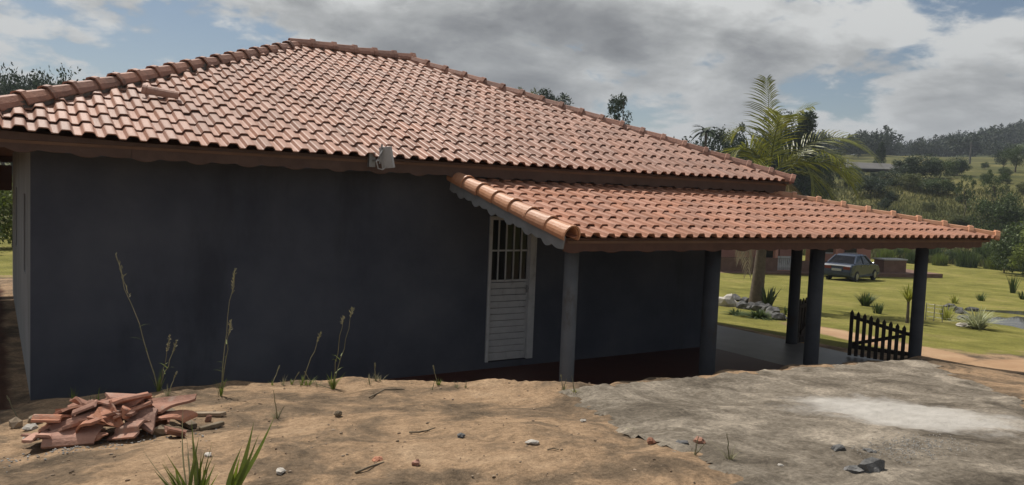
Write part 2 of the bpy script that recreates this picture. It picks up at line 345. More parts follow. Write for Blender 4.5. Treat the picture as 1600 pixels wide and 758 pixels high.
def ground_mat():
    ma = bpy.data.materials.new('ground_earth_grass'); ma.use_nodes = True; nt = ma.node_tree; L = nt.links.new; bs = nt.nodes['Principled BSDF']
    bs.inputs['Roughness'].default_value = .95; bs.inputs['Specular IOR Level'].default_value = .1
    g = N(nt, 'ShaderNodeNewGeometry'); P = g.outputs['Position']
    def nz(s, d=6, r=.6, dist=0):
        n = N(nt, 'ShaderNodeTexNoise'); n.inputs['Scale'].default_value = s; n.inputs['Detail'].default_value = d; n.inputs['Roughness'].default_value = r; n.inputs['Distortion'].default_value = dist
        L(P, n.inputs['Vector']); return n.outputs['Fac']
    def ramp(v, *st):
        r = N(nt, 'ShaderNodeValToRGB'); L(v, r.inputs[0]); e = r.color_ramp.elements
        e[0].position, e[0].color = st[0][0], (*st[0][1], 1); e[1].position, e[1].color = st[-1][0], (*st[-1][1], 1)
        for p, c in st[1:-1]: x = e.new(p); x.color = (*c, 1)
        return r.outputs[0]
    def mix(f, a, b):
        m_ = N(nt, 'ShaderNodeMix', data_type='RGBA'); L(f, m_.inputs[0]); L(a, m_.inputs[6]); L(b, m_.inputs[7]); return m_.outputs[2]
    def mixmul(a, v, lo, hi):
        mr = N(nt, 'ShaderNodeMapRange'); L(v, mr.inputs[0]); mr.inputs[1].default_value = .3; mr.inputs[2].default_value = .7; mr.inputs[3].default_value = lo; mr.inputs[4].default_value = hi
        hs = N(nt, 'ShaderNodeHueSaturation'); L(a, hs.inputs['Color']); L(mr.outputs[0], hs.inputs['Value']); return hs.outputs[0]
    def att(nm, j=.5):
        a = N(nt, 'ShaderNodeAttribute', attribute_name=nm); n = N(nt, 'ShaderNodeMath', operation='MULTIPLY_ADD'); L(nz(1.7 if nm != 'distant' else .02, 8, .65), n.inputs[0]); n.inputs[1].default_value = j*2; n.inputs[2].default_value = -j
        s = N(nt, 'ShaderNodeMath', operation='ADD'); L(a.outputs['Fac'], s.inputs[0]); L(n.outputs[0], s.inputs[1])
        m_ = N(nt, 'ShaderNodeMapRange', interpolation_type='SMOOTHSTEP'); L(s.outputs[0], m_.inputs[0]); m_.inputs[1].default_value = .35; m_.inputs[2].default_value = .65
        return m_.outputs[0]
    dirt = ramp(nz(1.25, 10, .66, .5), (.35, (.10, .074, .05)), (.45, (.185, .132, .087)), (.54, (.335, .225, .137)), (.72, (.42, .295, .188)))
    dirt = mixmul(dirt, nz(9, 9, .8), .6, 1.25); dirt = mixmul(dirt, nz(32, 8, .85), .5, 1.42)
    soil = ramp(nz(2.2, 6), (.3, (.05, .024, .015)), (.7, (.1, .046, .028)))
    lawn = ramp(nz(.45, 9, .68), (.3, (.115, .115, .024)), (.52, (.195, .182, .046)), (.7, (.28, .235, .08))); lawn = mixmul(lawn, nz(1.6, 8, .7), .7, 1.2); lawn = mixmul(lawn, nz(22, 6, .75), .6, 1.35)
    path = ramp(nz(1.2, 6), (.3, (.33, .2, .115)), (.7, (.46, .31, .19)))
    field = ramp(nz(.09, 8, .65), (.32, (.042, .05, .017)), (.5, (.092, .09, .03)), (.66, (.165, .145, .053))); field = mixmul(field, nz(1.1, 8, .7), .6, 1.25)
    dist = ramp(nz(.015, 6, .6), (.3, (.032, .045, .018)), (.7, (.075, .08, .032)))
    c = mix(att('soil', .3), dirt, soil); c = mix(att('grass', .45), c, lawn); c = mix(att('path', .4), c, path); c = mix(att('field', .25), c, field); c = mix(att('distant', .3), c, dist)
    L(c, bs.inputs['Base Color'])
    b = N(nt, 'ShaderNodeBump'); b.inputs['Strength'].default_value = .9; b.inputs['Distance'].default_value = .035
    ad = N(nt, 'ShaderNodeMath', operation='ADD'); L(nz(9, 7, .7), ad.inputs[0]); m5 = N(nt, 'ShaderNodeMath', operation='MULTIPLY'); L(nz(55, 5, .7), m5.inputs[0]); m5.inputs[1].default_value = .45; L(m5.outputs[0], ad.inputs[1])
    L(ad.outputs[0], b.inputs['Height']); L(b.outputs[0], bs.inputs['Normal']); return ma
gme.materials.append(ground_mat())
structure(link('ground', gme))

# crumbling concrete slab on the bank
def slab():
    px = [(880, 611), (1000, 600), (1150, 585), (1300, 572), (1400, 565), (1450, 566), (1500, 590), (1590, 625), (1660, 690), (1640, 790), (1350, 830), (1200, 790), (1130, 745), (1085, 708), (1010, 690), (945, 655), (915, 630)]
    poly = np.array([[p.x, p.y] for p in (gp(*q) for q in px)])
    sx = np.arange(poly[:, 0].min()-.3, poly[:, 0].max()+.3, .045); sy = np.arange(poly[:, 1].min()-.3, poly[:, 1].max()+.3, .045)
    X, Y = np.meshgrid(sx, sy, indexing='ij'); pts = np.stack([X.ravel(), Y.ravel()], 1)
    ins = np.zeros(len(pts), bool); dmin = np.full(len(pts), 1e9); n = len(poly)
    for i in range(n):
        a, b = poly[i], poly[(i+1) % n]
        c = (a[1] > pts[:, 1]) != (b[1] > pts[:, 1])
        xi = (b[0]-a[0])*(pts[:, 1]-a[1])/(b[1]-a[1]+1e-12)+a[0]; ins ^= c & (pts[:, 0] < xi)
        ab = b-a; t = np.clip(((pts-a)@ab)/(ab@ab), 0, 1); dmin = np.minimum(dmin, np.hypot(*(pts-a-t[:, None]*ab).T))
    s = np.where(ins, dmin, -dmin).reshape(X.shape)
    s = s+.09*hash_noise(X, Y, 3.3)+.05*hash_noise(X+2, Y-1, 9.1)+.025*hash_noise(X, Y, 23.)
    Z = G(X, Y)+.022*sm(-.03, .12, s)-.02*(1-sm(-.06, 0, s))+.005*hash_noise(X, Y, 4.)+.003*hash_noise(X, Y, 15.)
    me, V = grid_mesh('concrete_slab', X, Y, Z, s > -.06)
    ma = bpy.data.materials.new('weathered_concrete'); ma.use_nodes = True; nt = ma.node_tree; L = nt.links.new; bs = nt.nodes['Principled BSDF']; bs.inputs['Roughness'].default_value = .95; bs.inputs['Specular IOR Level'].default_value = .15
    g = N(nt, 'ShaderNodeNewGeometry'); P_ = g.outputs['Position']
    def nz(sc_, d=7, r=.62, dist=0):
        n_ = N(nt, 'ShaderNodeTexNoise'); n_.inputs['Scale'].default_value = sc_; n_.inputs['Detail'].default_value = d; n_.inputs['Roughness'].default_value = r; n_.inputs['Distortion'].default_value = dist; L(P_, n_.inputs['Vector']); return n_.outputs['Fac']
    def ramp(v, *st):
        r = N(nt, 'ShaderNodeValToRGB'); L(v, r.inputs[0]); e = r.color_ramp.elements
        e[0].position, e[0].color = st[0][0], (*st[0][1], 1); e[1].position, e[1].color = st[-1][0], (*st[-1][1], 1)
        for p, c in st[1:-1]: x = e.new(p); x.color = (*c, 1)
        return r.outputs[0]
    def mix(f, a, b):
        m_ = N(nt, 'ShaderNodeMix', data_type='RGBA'); L(f, m_.inputs[0]); L(a, m_.inputs[6]); L(b, m_.inputs[7]); return m_.outputs[2]
    base = ramp(nz(1.5, 11, .7, .6), (.34, (.085, .07, .053)), (.44, (.15, .125, .096)), (.53, (.235, .2, .157)), (.6, (.33, .28, .22)), (.72, (.42, .36, .29)))
    hs = N(nt, 'ShaderNodeHueSaturation'); L(base, hs.inputs['Color']); mr = N(nt, 'ShaderNodeMapRange'); L(nz(26, 6, .75), mr.inputs[0]); mr.inputs[1].default_value = .3; mr.inputs[2].default_value = .7; mr.inputs[3].default_value = .5; mr.inputs[4].default_value = 1.4; L(mr.outputs[0], hs.inputs['Value'])
    # spilled cement powder, lying along the slab
    c0 = gp(1410, 652); ax = (gp(1560, 672)-gp(1270, 632)); ang = math.atan2(ax.y, ax.x)
    vm = N(nt, 'ShaderNodeVectorMath', operation='SUBTRACT'); L(P_, vm.inputs[0]); vm.inputs[1].default_value = c0
    mp = N(nt, 'ShaderNodeVectorRotate', rotation_type='Z_AXIS'); L(vm.outputs[0], mp.inputs['Vector']); mp.inputs['Angle'].default_value = -ang
    vs_ = N(nt, 'ShaderNodeVectorMath', operation='MULTIPLY'); L(mp.outputs[0], vs_.inputs[0]); vs_.inputs[1].default_value = (1/(ax.length*.62), 1/.62, 0)
    ln = N(nt, 'ShaderNodeVectorMath', operation='LENGTH'); L(vs_.outputs[0], ln.inputs[0])
    ad = N(nt, 'ShaderNodeMath', operation='MULTIPLY_ADD'); L(nz(2.6, 9, .65, .4), ad.inputs[0]); ad.inputs[1].default_value = 1.5; L(ln.outputs['Value'], ad.inputs[2])
    f = N(nt, 'ShaderNodeMapRange', interpolation_type='SMOOTHSTEP'); L(ad.outputs[0], f.inputs[0]); f.inputs[1].default_value = 1.3; f.inputs[2].default_value = 2.05; f.inputs[3].default_value = .9; f.inputs[4].default_value = 0
    pw = ramp(nz(6, 7, .65), (.3, (.4, .375, .34)), (.7, (.54, .51, .47)))
    L(mix(f.outputs[0], hs.outputs[0], pw), bs.inputs['Base Color'])
    b = N(nt, 'ShaderNodeBump'); b.inputs['Strength'].default_value = .9; b.inputs['Distance'].default_value = .03; L(nz(22, 9, .75), b.inputs['Height']); L(b.outputs[0], bs.inputs['Normal'])
    me.materials.append(ma); structure(link('concrete_slab', me))
slab()

# ------------------------------------------------------------------ the house
XL, XR, YE, ZE, H, S = -.862, 11.535, -.6035, 2.854, 5.11, .406
CA = 1/math.sqrt(1+S*S); SA = S*CA
WX1, WY1 = 10.28, 9.0
house = thing('house', 'dark slate grey single storey house with terracotta hip roof and tiled porch', 'house', (5, 0, 0))
TW, TE, TL = .2032, .361, .405
PROF = [(0, .0), (.058, 0), (.066, .004), (.086, .038), (.096, .0435), (.150, .045), (.166, .0435), (.176, .038), (.197, .005), (.212, .0)]
def tile_geo(jit=0.):
    n = len(PROF); v = []; th = .012
    for (vv, wl_) in ((0, .024), (TL, .002)):
        v += [(u, vv, w_+wl_) for u, w_ in PROF]; v += [(u, vv, w_+wl_-th) for u, w_ in PROF]
    f = []
    for i in range(n-1):
        f.append((i, i+1, 2*n+i+1, 2*n+i)); f.append((n+i+1, n+i, 3*n+i, 3*n+i+1)); f.append((n+i, n+i+1, i+1, i)); f.append((2*n+i, 2*n+i+1, 3*n+i+1, 3*n+i))
    f.append((0, 2*n, 3*n, n)); f.append((n-1, 2*n-1, 4*n-1, 3*n-1)); return v, f
TV, TF = tile_geo()
def lift(u, v):      # the eave kicks up a little towards the left corner
    a = max(0., min(1., (2.2-u)/3.0)); b = max(0., 1-v/1.8); return .085*a*a*b*b
class Face:
    """roof slope: origin, along-eave unit U, slope rise s; point(u,v)"""
    def __init__(s, o, U, slope, lift=None):
        s.o = Vector(o); s.U = Vector(U).normalized(); hor = Vector((0, 0, 1)).cross(s.U); s.ca = 1/math.sqrt(1+slope*slope); s.V = hor*s.ca+Vector((0, 0, slope*s.ca)); s.lift = lift
    def p(s, u, v):
        q = s.o+s.U*u+s.V*v
        if s.lift: q.z += s.lift(u, v)
        return q
    def frame(s, u, v):
        a, b, c = s.p(u, v), s.p(u+TW, v), s.p(u, v+TL)
        ux = (b-a).normalized(); nz_ = ux.cross(c-a).normalized(); vy = nz_.cross(ux)
        mm = Matrix((ux, vy, nz_)).transposed().to_4x4(); mm.translation = a; return mm
def lay(face, width, vmax, hl, hr, parent, name, mat_, single, order=None, rnd=random.Random(3)):
    """hl/hr: how much the slope narrows per unit v on each side. single = how many tiles become objects"""
    base = mesh(name, TV, TF, mat_); spots = []
    nr = int(vmax/TE)+1; nc = int(width/TW)+1
    for i in range(nr):
        for j in range(nc):
            u, v = j*TW, i*TE-.02
            L0, L1 = hl*v, width-hr*v; L0b, L1b = hl*(v+TL), width-hr*(v+TL)
            if u+TW < min(L0, 1e9) or u > L1 or v > vmax-.05: continue
            if u+.21 < L0+.05 or u > L1-.05: continue
            cut = u < L0b or u+.212 > L1b or v+TL > vmax
            spots.append((u, v, cut))
    if order: spots.sort(key=lambda t: order(face.p(t[0], t[1])))
    rest = MB()
    for k, (u, v, cut) in enumerate(spots):
        mm = face.frame(u, v)
        j = Matrix.Rotation(rnd.gauss(0, .011), 4, 'Z') @ Matrix.Rotation(rnd.gauss(0, .009), 4, 'Y') @ Matrix.Rotation(abs(rnd.gauss(0, .010))*(-1), 4, 'X')
        mm = mm @ Matrix.Translation((rnd.gauss(0, .002), rnd.gauss(0, .006), 0)) @ Matrix.Translation((0, TL, 0)) @ j @ Matrix.Translation((0, -TL, 0))
        data = base
        if cut:
            bm = bmesh.new(); vv = [bm.verts.new(a) for a in TV]
            for q in TF: bm.faces.new([vv[i_] for i_ in q])
            def cutp(co, no):
                gm = bm.verts[:]+bm.edges[:]+bm.faces[:]
                bmesh.ops.bisect_plane(bm, geom=gm, plane_co=co, plane_no=no, clear_outer=True)
            if hl: cutp((hl*v-u, 0, 0), (-1, hl, 0))
            if hr: cutp((width-hr*v-u, 0, 0), (1, hr, 0))
            if v+TL > vmax: cutp((0, vmax-v, 0), (0, 1, 0))
            if len(bm.faces) < 4: bm.free(); continue
            data = bpy.data.meshes.new(name); bm.to_mesh(data); bm.free(); data.materials.append(mat_)
        if k < single: link(name, data, parent, mw=mm)
        else: rest.add([mm @ a.co for a in data.vertices], [tuple(q.vertices) for q in data.polygons])
    if rest.v:
        o = link(name+'s', mesh(name+'s', rest.v, rest.f, mat_), parent, mw=Matrix()); stuff(o)
def camdist(p): return (p-CAM).length
roof = link('roof', None, house, mw=Matrix.Translation((5, 4.5, ZE)))
VM = H/CA
yb_e = YE+2*H
fr = Face((XL, YE, ZE), (1, 0, 0), S, lambda u, v: lift(u+XL, v))
lay(fr, XR-XL, VM, CA, CA, roof, 'roof_tile', M['tile'], 300, camdist)
lay(Face((XL, yb_e, ZE), (0, -1, 0), S, lambda u, v: lift(2*H-u+XL, v)), 2*H, VM, CA, CA, roof, 'side_tile', M['tile'], 0)
lay(Face((XR, YE, ZE), (0, 1, 0), S), 2*H, VM, CA, CA, roof, 'side_tile', M['tile'], 0)
lay(Face((XR, yb_e, ZE), (-1, 0, 0), S), XR-XL, VM, CA, CA, roof, 'rear_tile', M['tile'], 0)
# boarding below the tiles
d = -.035
c = [(XL+.06, YE+.06, ZE+d), (XR-.06, YE+.06, ZE+d), (XR-.06, yb_e-.06, ZE+d), (XL+.06, yb_e-.06, ZE+d), (XL+H, YE+H, ZE+S*H+d), (XR-H, YE+H, ZE+S*H+d)]
c = [Vector(a) for a in c]; lo = [a-Vector((0, 0, .03)) for a in c]
bo = MB().add(c+lo, [(0, 1, 5, 4), (1, 2, 5), (2, 3, 4, 5), (3, 0, 4), (6, 10, 11, 7), (7, 11, 8), (8, 11, 10, 9), (9, 10, 6), (0, 6, 7, 1), (1, 7, 8, 2), (2, 8, 9, 3), (3, 9, 6, 0)])
bo.build('roof_boarding', M['deck'], roof, mw=Matrix())
def scallop(length, hgt, period=.27, amp=.045, thick=.022):
    """board with a scalloped lower edge: x along, z down from 0"""
    pts = [(0, 0), (length, 0)]; x = length; low = []
    n = max(1, int(round(length/period))); p = length/n
    for i in range(n):
        x1 = length-i*p
        for k in range(9):
            t = k/8; low.append((x1-t*p, -hgt+amp-amp*math.sin(math.pi*t)**.7*(1 if i % 2 else .45)-(.008 if k in (0, 8) else 0)))
    return MB().prism((pts+low)[::-1], (0, thick))
def board(name, p0, p1, hgt, mat_, parent, **k):
    p0, p1 = Vector(p0), Vector(p1); x = (p1-p0).normalized(); z = Vector((0, 0, 1)); y = z.cross(x).normalized(); z = x.cross(y)
    mm = Matrix((x, y, z)).transposed().to_4x4(); mm.translation = p0
    return scallop((p1-p0).length, hgt, **k).build(name, mat_, parent, mw=mm)
q = .07; zf = ZE-.005
segs = [-.862+q, .6, 2.2]
board('fascia_board', (XL+q, YE+q, zf+.075), (.9, YE+q, zf+.012), .20, M['wood'], roof)
board('fascia_board', (.9, YE+q, zf+.012), (5.2, YE+q, zf), .20, M['wood'], roof)
board('fascia_board', (5.2, YE+q, zf), (XR-q, YE+q, zf), .20, M['wood'], roof)
board('fascia_board', (XL+q, yb_e-q, zf), (XL+q, YE+q+.02, zf+.07), .20, M['wood'], roof)
board('fascia_board', (XR-q, YE+q+.02, zf), (XR-q, yb_e-q, zf), .20, M['wood'], roof)
board('fascia_board', (XR-q, yb_e-q, zf), (XL+q, yb_e-q, zf), .20, M['wood'], roof)
def caps(p0, p1, name, mat_, parent, prof, spacing=.36, collar=.07, cs=1.2, taper=.12, rnd=random.Random(5)):
    """cap tiles laid from the low end p0 to p1; the wide lower end of each laps over the one below"""
    p0, p1 = Vector(p0), Vector(p1); D = p1-p0; n = int(round(D.length/spacing)); sp = D.length/n; x = D.normalized()
    y = Vector((0, 0, 1)).cross(x).normalized(); z = x.cross(y)
    L_ = sp+.06; rows = [(0, cs, .012), (collar, cs, .012), (collar+.008, 1.05, .004), (L_, 1-taper, -.012)]
    v = []; m_ = len(prof)
    for xx, k, dz in rows:
        v += [(xx, a*k, b*k+dz) for a, b in prof]
    for xx, k, dz in rows:
        v += [(xx, a*k*.86, (b-.014)*k+dz) for a, b in prof]
    f = []; nr = len(rows); o = nr*m_
    for i in range(nr-1):
        for k in range(m_-1):
            f.append((i*m_+k, (i+1)*m_+k, (i+1)*m_+k+1, i*m_+k+1)); f.append((o+i*m_+k, o+i*m_+k+1, o+(i+1)*m_+k+1, o+(i+1)*m_+k))
    for k in range(m_-1):
        f.append((k, k+1, o+k+1, o+k)); e = (nr-1)*m_; f.append((e+k+1, e+k, o+e+k, o+e+k+1))
    me = mesh(name, v, f, mat_)
    for i in range(n):
        mm = Matrix((x, y, z)).transposed().to_4x4(); mm.translation = p0+x*(i*sp-.03)
        mm = mm @ Matrix.Rotation(rnd.gauss(0, .02), 4, 'Z') @ Matrix.Rotation(rnd.gauss(-.02, .012), 4, 'Y') @ Matrix.Rotation(rnd.gauss(0, .03), 4, 'X')
        link(name, me, parent, mw=mm)
HEX = [(-.125, -.055), (-.105, .0), (-.055, .065), (0, .075), (.055, .065), (.105, .0), (.125, -.055)]
zt = .045
apL, apR = Vector((XL+H, YE+H, ZE+S*H+zt)), Vector((XR-H, YE+H, ZE+S*H+zt))
caps((XL, YE, ZE+zt+.075), apL, 'hip_cap', M['cap'], roof, [(a*.9, b_*.9) for a, b_ in HEX], .37, .07, 1.22)
caps((XR, YE, ZE+zt), apR, 'hip_cap', M['cap'], roof, HEX, .40)
caps(apR+Vector((.1, 0, .03)), apL+Vector((-.12, 0, .03)), 'ridge_cap', M['cap'], roof, HEX, .37)
caps((XL, yb_e, ZE+zt), apL, 'hip_cap', M['cap'], roof, HEX, .40)
caps((XR, yb_e, ZE+zt), apR, 'hip_cap', M['cap'], roof, HEX, .40)
for a, b in (((XL, YE, ZE+.075), apL), ((XR, YE, ZE), apR), (apL, apR), ((XL, yb_e, ZE), apL), ((XR, yb_e, ZE), apR)):
    a, b = Vector(a)+Vector((0, 0, .0)), Vector(b)+Vector((0, 0, -.05)); x = (b-a).normalized(); y = Vector((0, 0, 1)).cross(x).normalized(); z = x.cross(y)
    mm = Matrix((x, y, z)).transposed().to_4x4(); mm.translation = a
    Ln = (b-a).length; MB().prism([(-.1, -.06), (.1, -.06), (.085, .03), (0, .075), (-.085, .03)], (.05, Ln), mm @ Matrix(((0, 1, 0, 0), (1, 0, 0, 0), (0, 0, 1, 0), (0, 0, 0, 1)))).build('mortar_bed', M['mortar'], roof, mw=Matrix())

# walls -------------------------------------------------------------
DX0, DX1, DH = 5.715, 6.475, 2.13
wt = .15; wz0, wz1 = -.3, 2.86
b = MB(); b.box((0, 0, wz0), (DX0-.04, wt, wz1)); b.box((DX0-.04, 0, DH+.04), (DX1+.04, wt, wz1)); b.box((DX1+.04, 0, wz0), (WX1, wt, wz1)); b.box((DX0-.04, 0, wz0), (DX1+.04, wt, -.01))
b.build('front_wall', M['wall'], house, mw=Matrix())
WIN = [(1.62, 2.22), (5.6, 6.3)]; wb, wtp = 1.24, 2.23
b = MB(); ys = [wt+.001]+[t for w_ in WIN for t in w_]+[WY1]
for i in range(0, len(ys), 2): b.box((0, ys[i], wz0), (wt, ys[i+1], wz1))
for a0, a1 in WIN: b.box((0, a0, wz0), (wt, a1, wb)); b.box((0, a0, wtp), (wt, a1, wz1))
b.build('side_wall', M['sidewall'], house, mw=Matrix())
for a0, a1 in WIN:
    wdw = link('window', None, house, mw=Matrix.Translation((.0, a0, wb)))
    f_ = MB(); t_ = .04
    f_.box((.05, a0, wb), (.1, a0+t_, wtp)); f_.box((.05, a1-t_, wb), (.1, a1, wtp)); f_.box((.05, a0+t_, wb), (.1, a1-t_, wb+t_)); f_.box((.05, a0+t_, wtp-t_), (.1, a1-t_, wtp))
    f_.build('window_frame', M['metal'], wdw, mw=Matrix()); MB().box((.07, a0+t_, wb+t_), (.078, a1-t_, wtp-t_)).build('pane', M['glassd'], wdw, mw=Matrix())
MB().box((WX1-wt, wt+.001, wz0), (WX1, WY1, wz1)).build('side_wall', M['wall'], house, mw=Matrix())
MB().box((wt+.001, WY1-wt, wz0), (WX1-wt-.001, WY1, wz1)).build('rear_wall', M['wall'], house, mw=Matrix())
# door --------------------------------------------------------------
door = link('door', None, house, mw=Matrix.Translation((DX0, 0, 0)))
fb = MB(); fb.box((DX0-.035, -.02, 0), (DX0+.012, .1, DH)); fb.box((DX1-.075, -.02, 0), (DX1+.035, .1, DH)); fb.box((DX0+.012, -.02, DH-.05), (DX1-.075, .1, DH)); fb.build('door_frame', M['white'], door, mw=Matrix())
x0, x1 = DX0+.015, DX1-.078; zs = 1.17
lf = MB(); lf.box((x0, .02, .01), (x1, .05, .03)); lf.box((x0, .02, zs), (x1, .05, zs+.03)); lf.box((x0, .02, .03), (x0+.02, .05, zs)); lf.box((x1-.02, .02, .03), (x1, .05, zs))
lf.box((x0, .02, zs+.03), (x0+.02, .05, DH-.05)); lf.box((x1-.02, .02, zs+.03), (x1, .05, DH-.05))
lf.build('door_leaf_frame', M['white'], door, mw=Matrix())
nsl = 12
for i in range(nsl):
    za, zb_ = .032+(zs-.034)*i/nsl, .032+(zs-.034)*(i+1)/nsl-.006
    MB().prism([(.030, za), (.046, za), (.046, zb_), (.024, zb_-.006), (.022, zb_-.02)], (x0+.021, x1-.021), Matrix(((0, 1, 0, 0), (1, 0, 0, 0), (0, 0, 1, 0), (0, 0, 0, 1)))).build('door_slat', M['white'], door, mw=Matrix())
for i in range(1, 5):
    xx = x0+(x1-x0)*i/5; MB().box((xx-.009, .022, zs+.031), (xx+.009, .04, DH-.052)).build('window_bar', M['white'], door, mw=Matrix())
MB().box((x0+.021, .018, 1.62), (x1-.021, .021, 1.645)).build('window_bar', M['white'], door, mw=Matrix())
MB().box((x0+.021, .047, zs+.031), (x1-.021, .051, DH-.051)).build('pane', M['glassd'], door, mw=Matrix())
hb = MB(); hb.box((x1-.03, -.005, 1.0), (x1-.008, .019, 1.11)); hb.tube([(x1-.02, -.005, 1.07), (x1-.02, -.04, 1.07), (x1-.09, -.045, 1.07)], .008, 6); hb.build('door_handle', M['metal'], door, mw=Matrix())

# porch -------------------------------------------------------------
YP, ZP, SP, XG, XP = -3.001, 2.027, .2264, 4.86, 13.806
CP = 1/math.sqrt(1+SP*SP); T = YE+.20-YP
porch = link('porch_roof', None, house, mw=Matrix.Translation((8, -1.5, 2.0)))
pf = Face((XG, YP, ZP), (1, 0, 0), SP)
lay(pf, XP-XG, T/CP, 0, CP, porch, 'porch_tile', M['ptile'], 300, camdist)
lay(Face((XP, YP, ZP), (0, 1, 0), SP), yb_e+.3-YP, T/CP, CP, 0, porch, 'side_porch_tile', M['ptile'], 0)
e = [Vector(a) for a in ((XG+.02, YP+.06, ZP-.03), (XP-.06, YP+.06, ZP-.03), (XP-T, YP+T, ZP+SP*T-.03), (XG+.02, YP+T, ZP+SP*T-.03), (XP-.06, yb_e+.3, ZP-.03), (XP-T, yb_e+.3, ZP+SP*T-.03))]
lo = [a-Vector((0, 0, .03)) for a in e]
MB().add(e+lo, [(0, 1, 2, 3), (1, 4, 5, 2), (6, 9, 8, 7), (7, 8, 11, 10), (0, 6, 7, 1), (1, 7, 10, 4), (3, 9, 6, 0), (4, 10, 11, 5)]).build('porch_boarding', M['deck'], porch, mw=Matrix())
caps((XP, YP, ZP+.05), (XP-T, YP+T, ZP+SP*T+.05), 'hip_cap', M['rakecap'], porch, [(a*.72, b*.8) for a, b in HEX], .42, .07, 1.35)
MB().tube([(XP-.05, YP+.05, ZP+.02), (XP-T, YP+T, ZP+SP*T+.02)], .06, 6).build('mortar_bed', M['mortar'], porch, mw=Matrix())
ROUND = [(.105*math.cos(a)*-1, .105*math.sin(a)-.02) for a in [R(-20)+R(220)*k/12 for k in range(13)]]
caps((XG-.02, YP-.04, ZP+.05), (XG-.02, YP+T, ZP+SP*(T+.04)+.05), 'rake_cap', M['rakecap'], porch, ROUND, .40, .03, 1.1, .10)
board('fascia_board', (XG-.02, YP+.07, ZP-.002), (XP-.3, YP+.07, ZP-.002), .165, M['pwood'], porch, amp=.03)
board('fascia_board', (XP-.07, YP+.3, ZP-.002), (XP-.07, yb_e+.3, ZP-.002), .165, M['pwood'], porch, amp=.03)
board('barge_board', (XG-.06, YP+T, ZP+SP*T+.02), (XG-.06, YP+.02, ZP+.02), .19, M['gwood'], porch, period=.2, amp=.055)
PY = -2.58
bm_ = MB(); bm_.box((XG+.1, PY-.06, ZP-.055), (XP-.5, PY+.06, ZP+.03)); bm_.build('porch_beam', M['deck'], porch, mw=Matrix())
bm_ = MB(); bm_.box((12.0, PY+.061, ZP-.055), (12.12, yb_e-.5, ZP+.06)); bm_.build('porch_beam', M['deck'], porch, mw=Matrix())
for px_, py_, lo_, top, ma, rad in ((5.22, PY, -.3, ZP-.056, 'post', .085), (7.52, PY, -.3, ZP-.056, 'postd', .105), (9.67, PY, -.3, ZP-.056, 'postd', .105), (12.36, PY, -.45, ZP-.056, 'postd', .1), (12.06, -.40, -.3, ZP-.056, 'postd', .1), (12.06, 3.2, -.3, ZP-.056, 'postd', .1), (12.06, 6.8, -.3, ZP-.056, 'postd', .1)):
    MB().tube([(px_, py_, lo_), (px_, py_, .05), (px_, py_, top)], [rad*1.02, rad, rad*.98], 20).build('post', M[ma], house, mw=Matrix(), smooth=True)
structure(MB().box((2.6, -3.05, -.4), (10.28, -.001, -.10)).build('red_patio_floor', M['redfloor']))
structure(MB().box((10.282, -2.95, -.4), (12.28, 9.6, -.10)).build('grey_patio_floor', M['greyfloor']))

cn = link('side_canopy', None, house, mw=Matrix.Translation((-2.5, 6, 2.4)))
MB().box((-5.0, 6.6, 2.62), (-.88, 9.8, 2.68)).build('canopy_roof', M['deck'], cn, mw=Matrix())
MB().box((-5.0, 9.6, 2.1), (.0, 9.75, 2.615)).build('canopy_beam', M['pwood'], cn, mw=Matrix()); MB().box((-5.0, 6.6, 2.42), (-.88, 6.7, 2.615)).build('canopy_beam', M['pwood'], cn, mw=Matrix())
for yy in (6.8, 9.4): MB().box((-4.8, yy-.07, -.2), (-4.66, yy+.07, 2.61)).build('canopy_post', M['deck'], cn, mw=Matrix())
# loose things on the house ------------------------------------------
def on_roof(px, py):
    d_ = ray(px, py); t = (ZE+S*(CAM.y-YE)-CAM.z)/(d_.z-S*d_.y); return CAM+d_*t
a_, b_ = on_roof(222, 150), on_roof(281, 160)
x = (b_-a_).normalized(); nrm = Vector((0, -SA, CA)); y = nrm.cross(x); mm = Matrix((x, y, nrm)).transposed().to_4x4(); mm.translation = a_+nrm*.055
lt = MB(); v = []; prof = [(.095*math.cos(t), .095*math.sin(t)) for t in [math.pi*k/10 for k in range(11)]]
for xx, k in ((0, 1), (.05, 1), (.055, .9), (.42, .84)): v += [(xx, p_*k, q_*k) for p_, q_ in prof]
for xx, k in ((0, 1), (.05, 1), (.055, .9), (.42, .84)): v += [(xx, p_*k*.86, q_*k*.86) for p_, q_ in prof]
f = []
for i in range(3):
    for k in range(10): f += [(i*11+k, i*11+k+1, (i+1)*11+k+1, (i+1)*11+k), (44+i*11+k+1, 44+i*11+k, 44+(i+1)*11+k, 44+(i+1)*11+k+1)]
for k in range(10): f += [(k+1, k, 44+k, 44+k+1), (33+k, 33+k+1, 77+k+1, 77+k)]
lt.add(v, f)
o = lt.build('loose_ridge_tile', M['cap'], mw=mm); tag(o, 'loose clay ridge tile lying crosswise on the roof near its left hip', 'roof tile')
an = thing('wireless_antenna', 'small pale panel antenna with cable fixed to the eave board', 'antenna', (0, 0, 0))
pc = CAM+ray(601, 246)*((YE-.13-CAM.y)/ray(601, 246).y); an.location = pc
MB().box((-.018, -.09, -.13), (.018, .09, .13), Matrix.Rotation(R(-12), 4, 'Y') @ Matrix.Rotation(R(25), 4, 'Z')).build('panel', M['white'], an, loc=(.03, 0, .0))
bk = MB(); bk.tube([(-.03, .02, .16), (-.05, .03, -.08)], .012, 8); bk.box((-.14, .14, -.12), (-.06, .2, .06)); bk.tube([(-.1, .16, -.04), (-.05, .03, -.04)], .012, 6); bk.build('bracket', M['metal'], an)
cb_ = MB(); cb_.tube([(-.02, .0, .1), (-.07, -.02, .03), (-.11, -.01, -.06), (-.08, 0, -.14), (-.02, .0, -.15), (.02, .0, -.12)], .008, 6); cb_.build('cable', M['cable'], an)

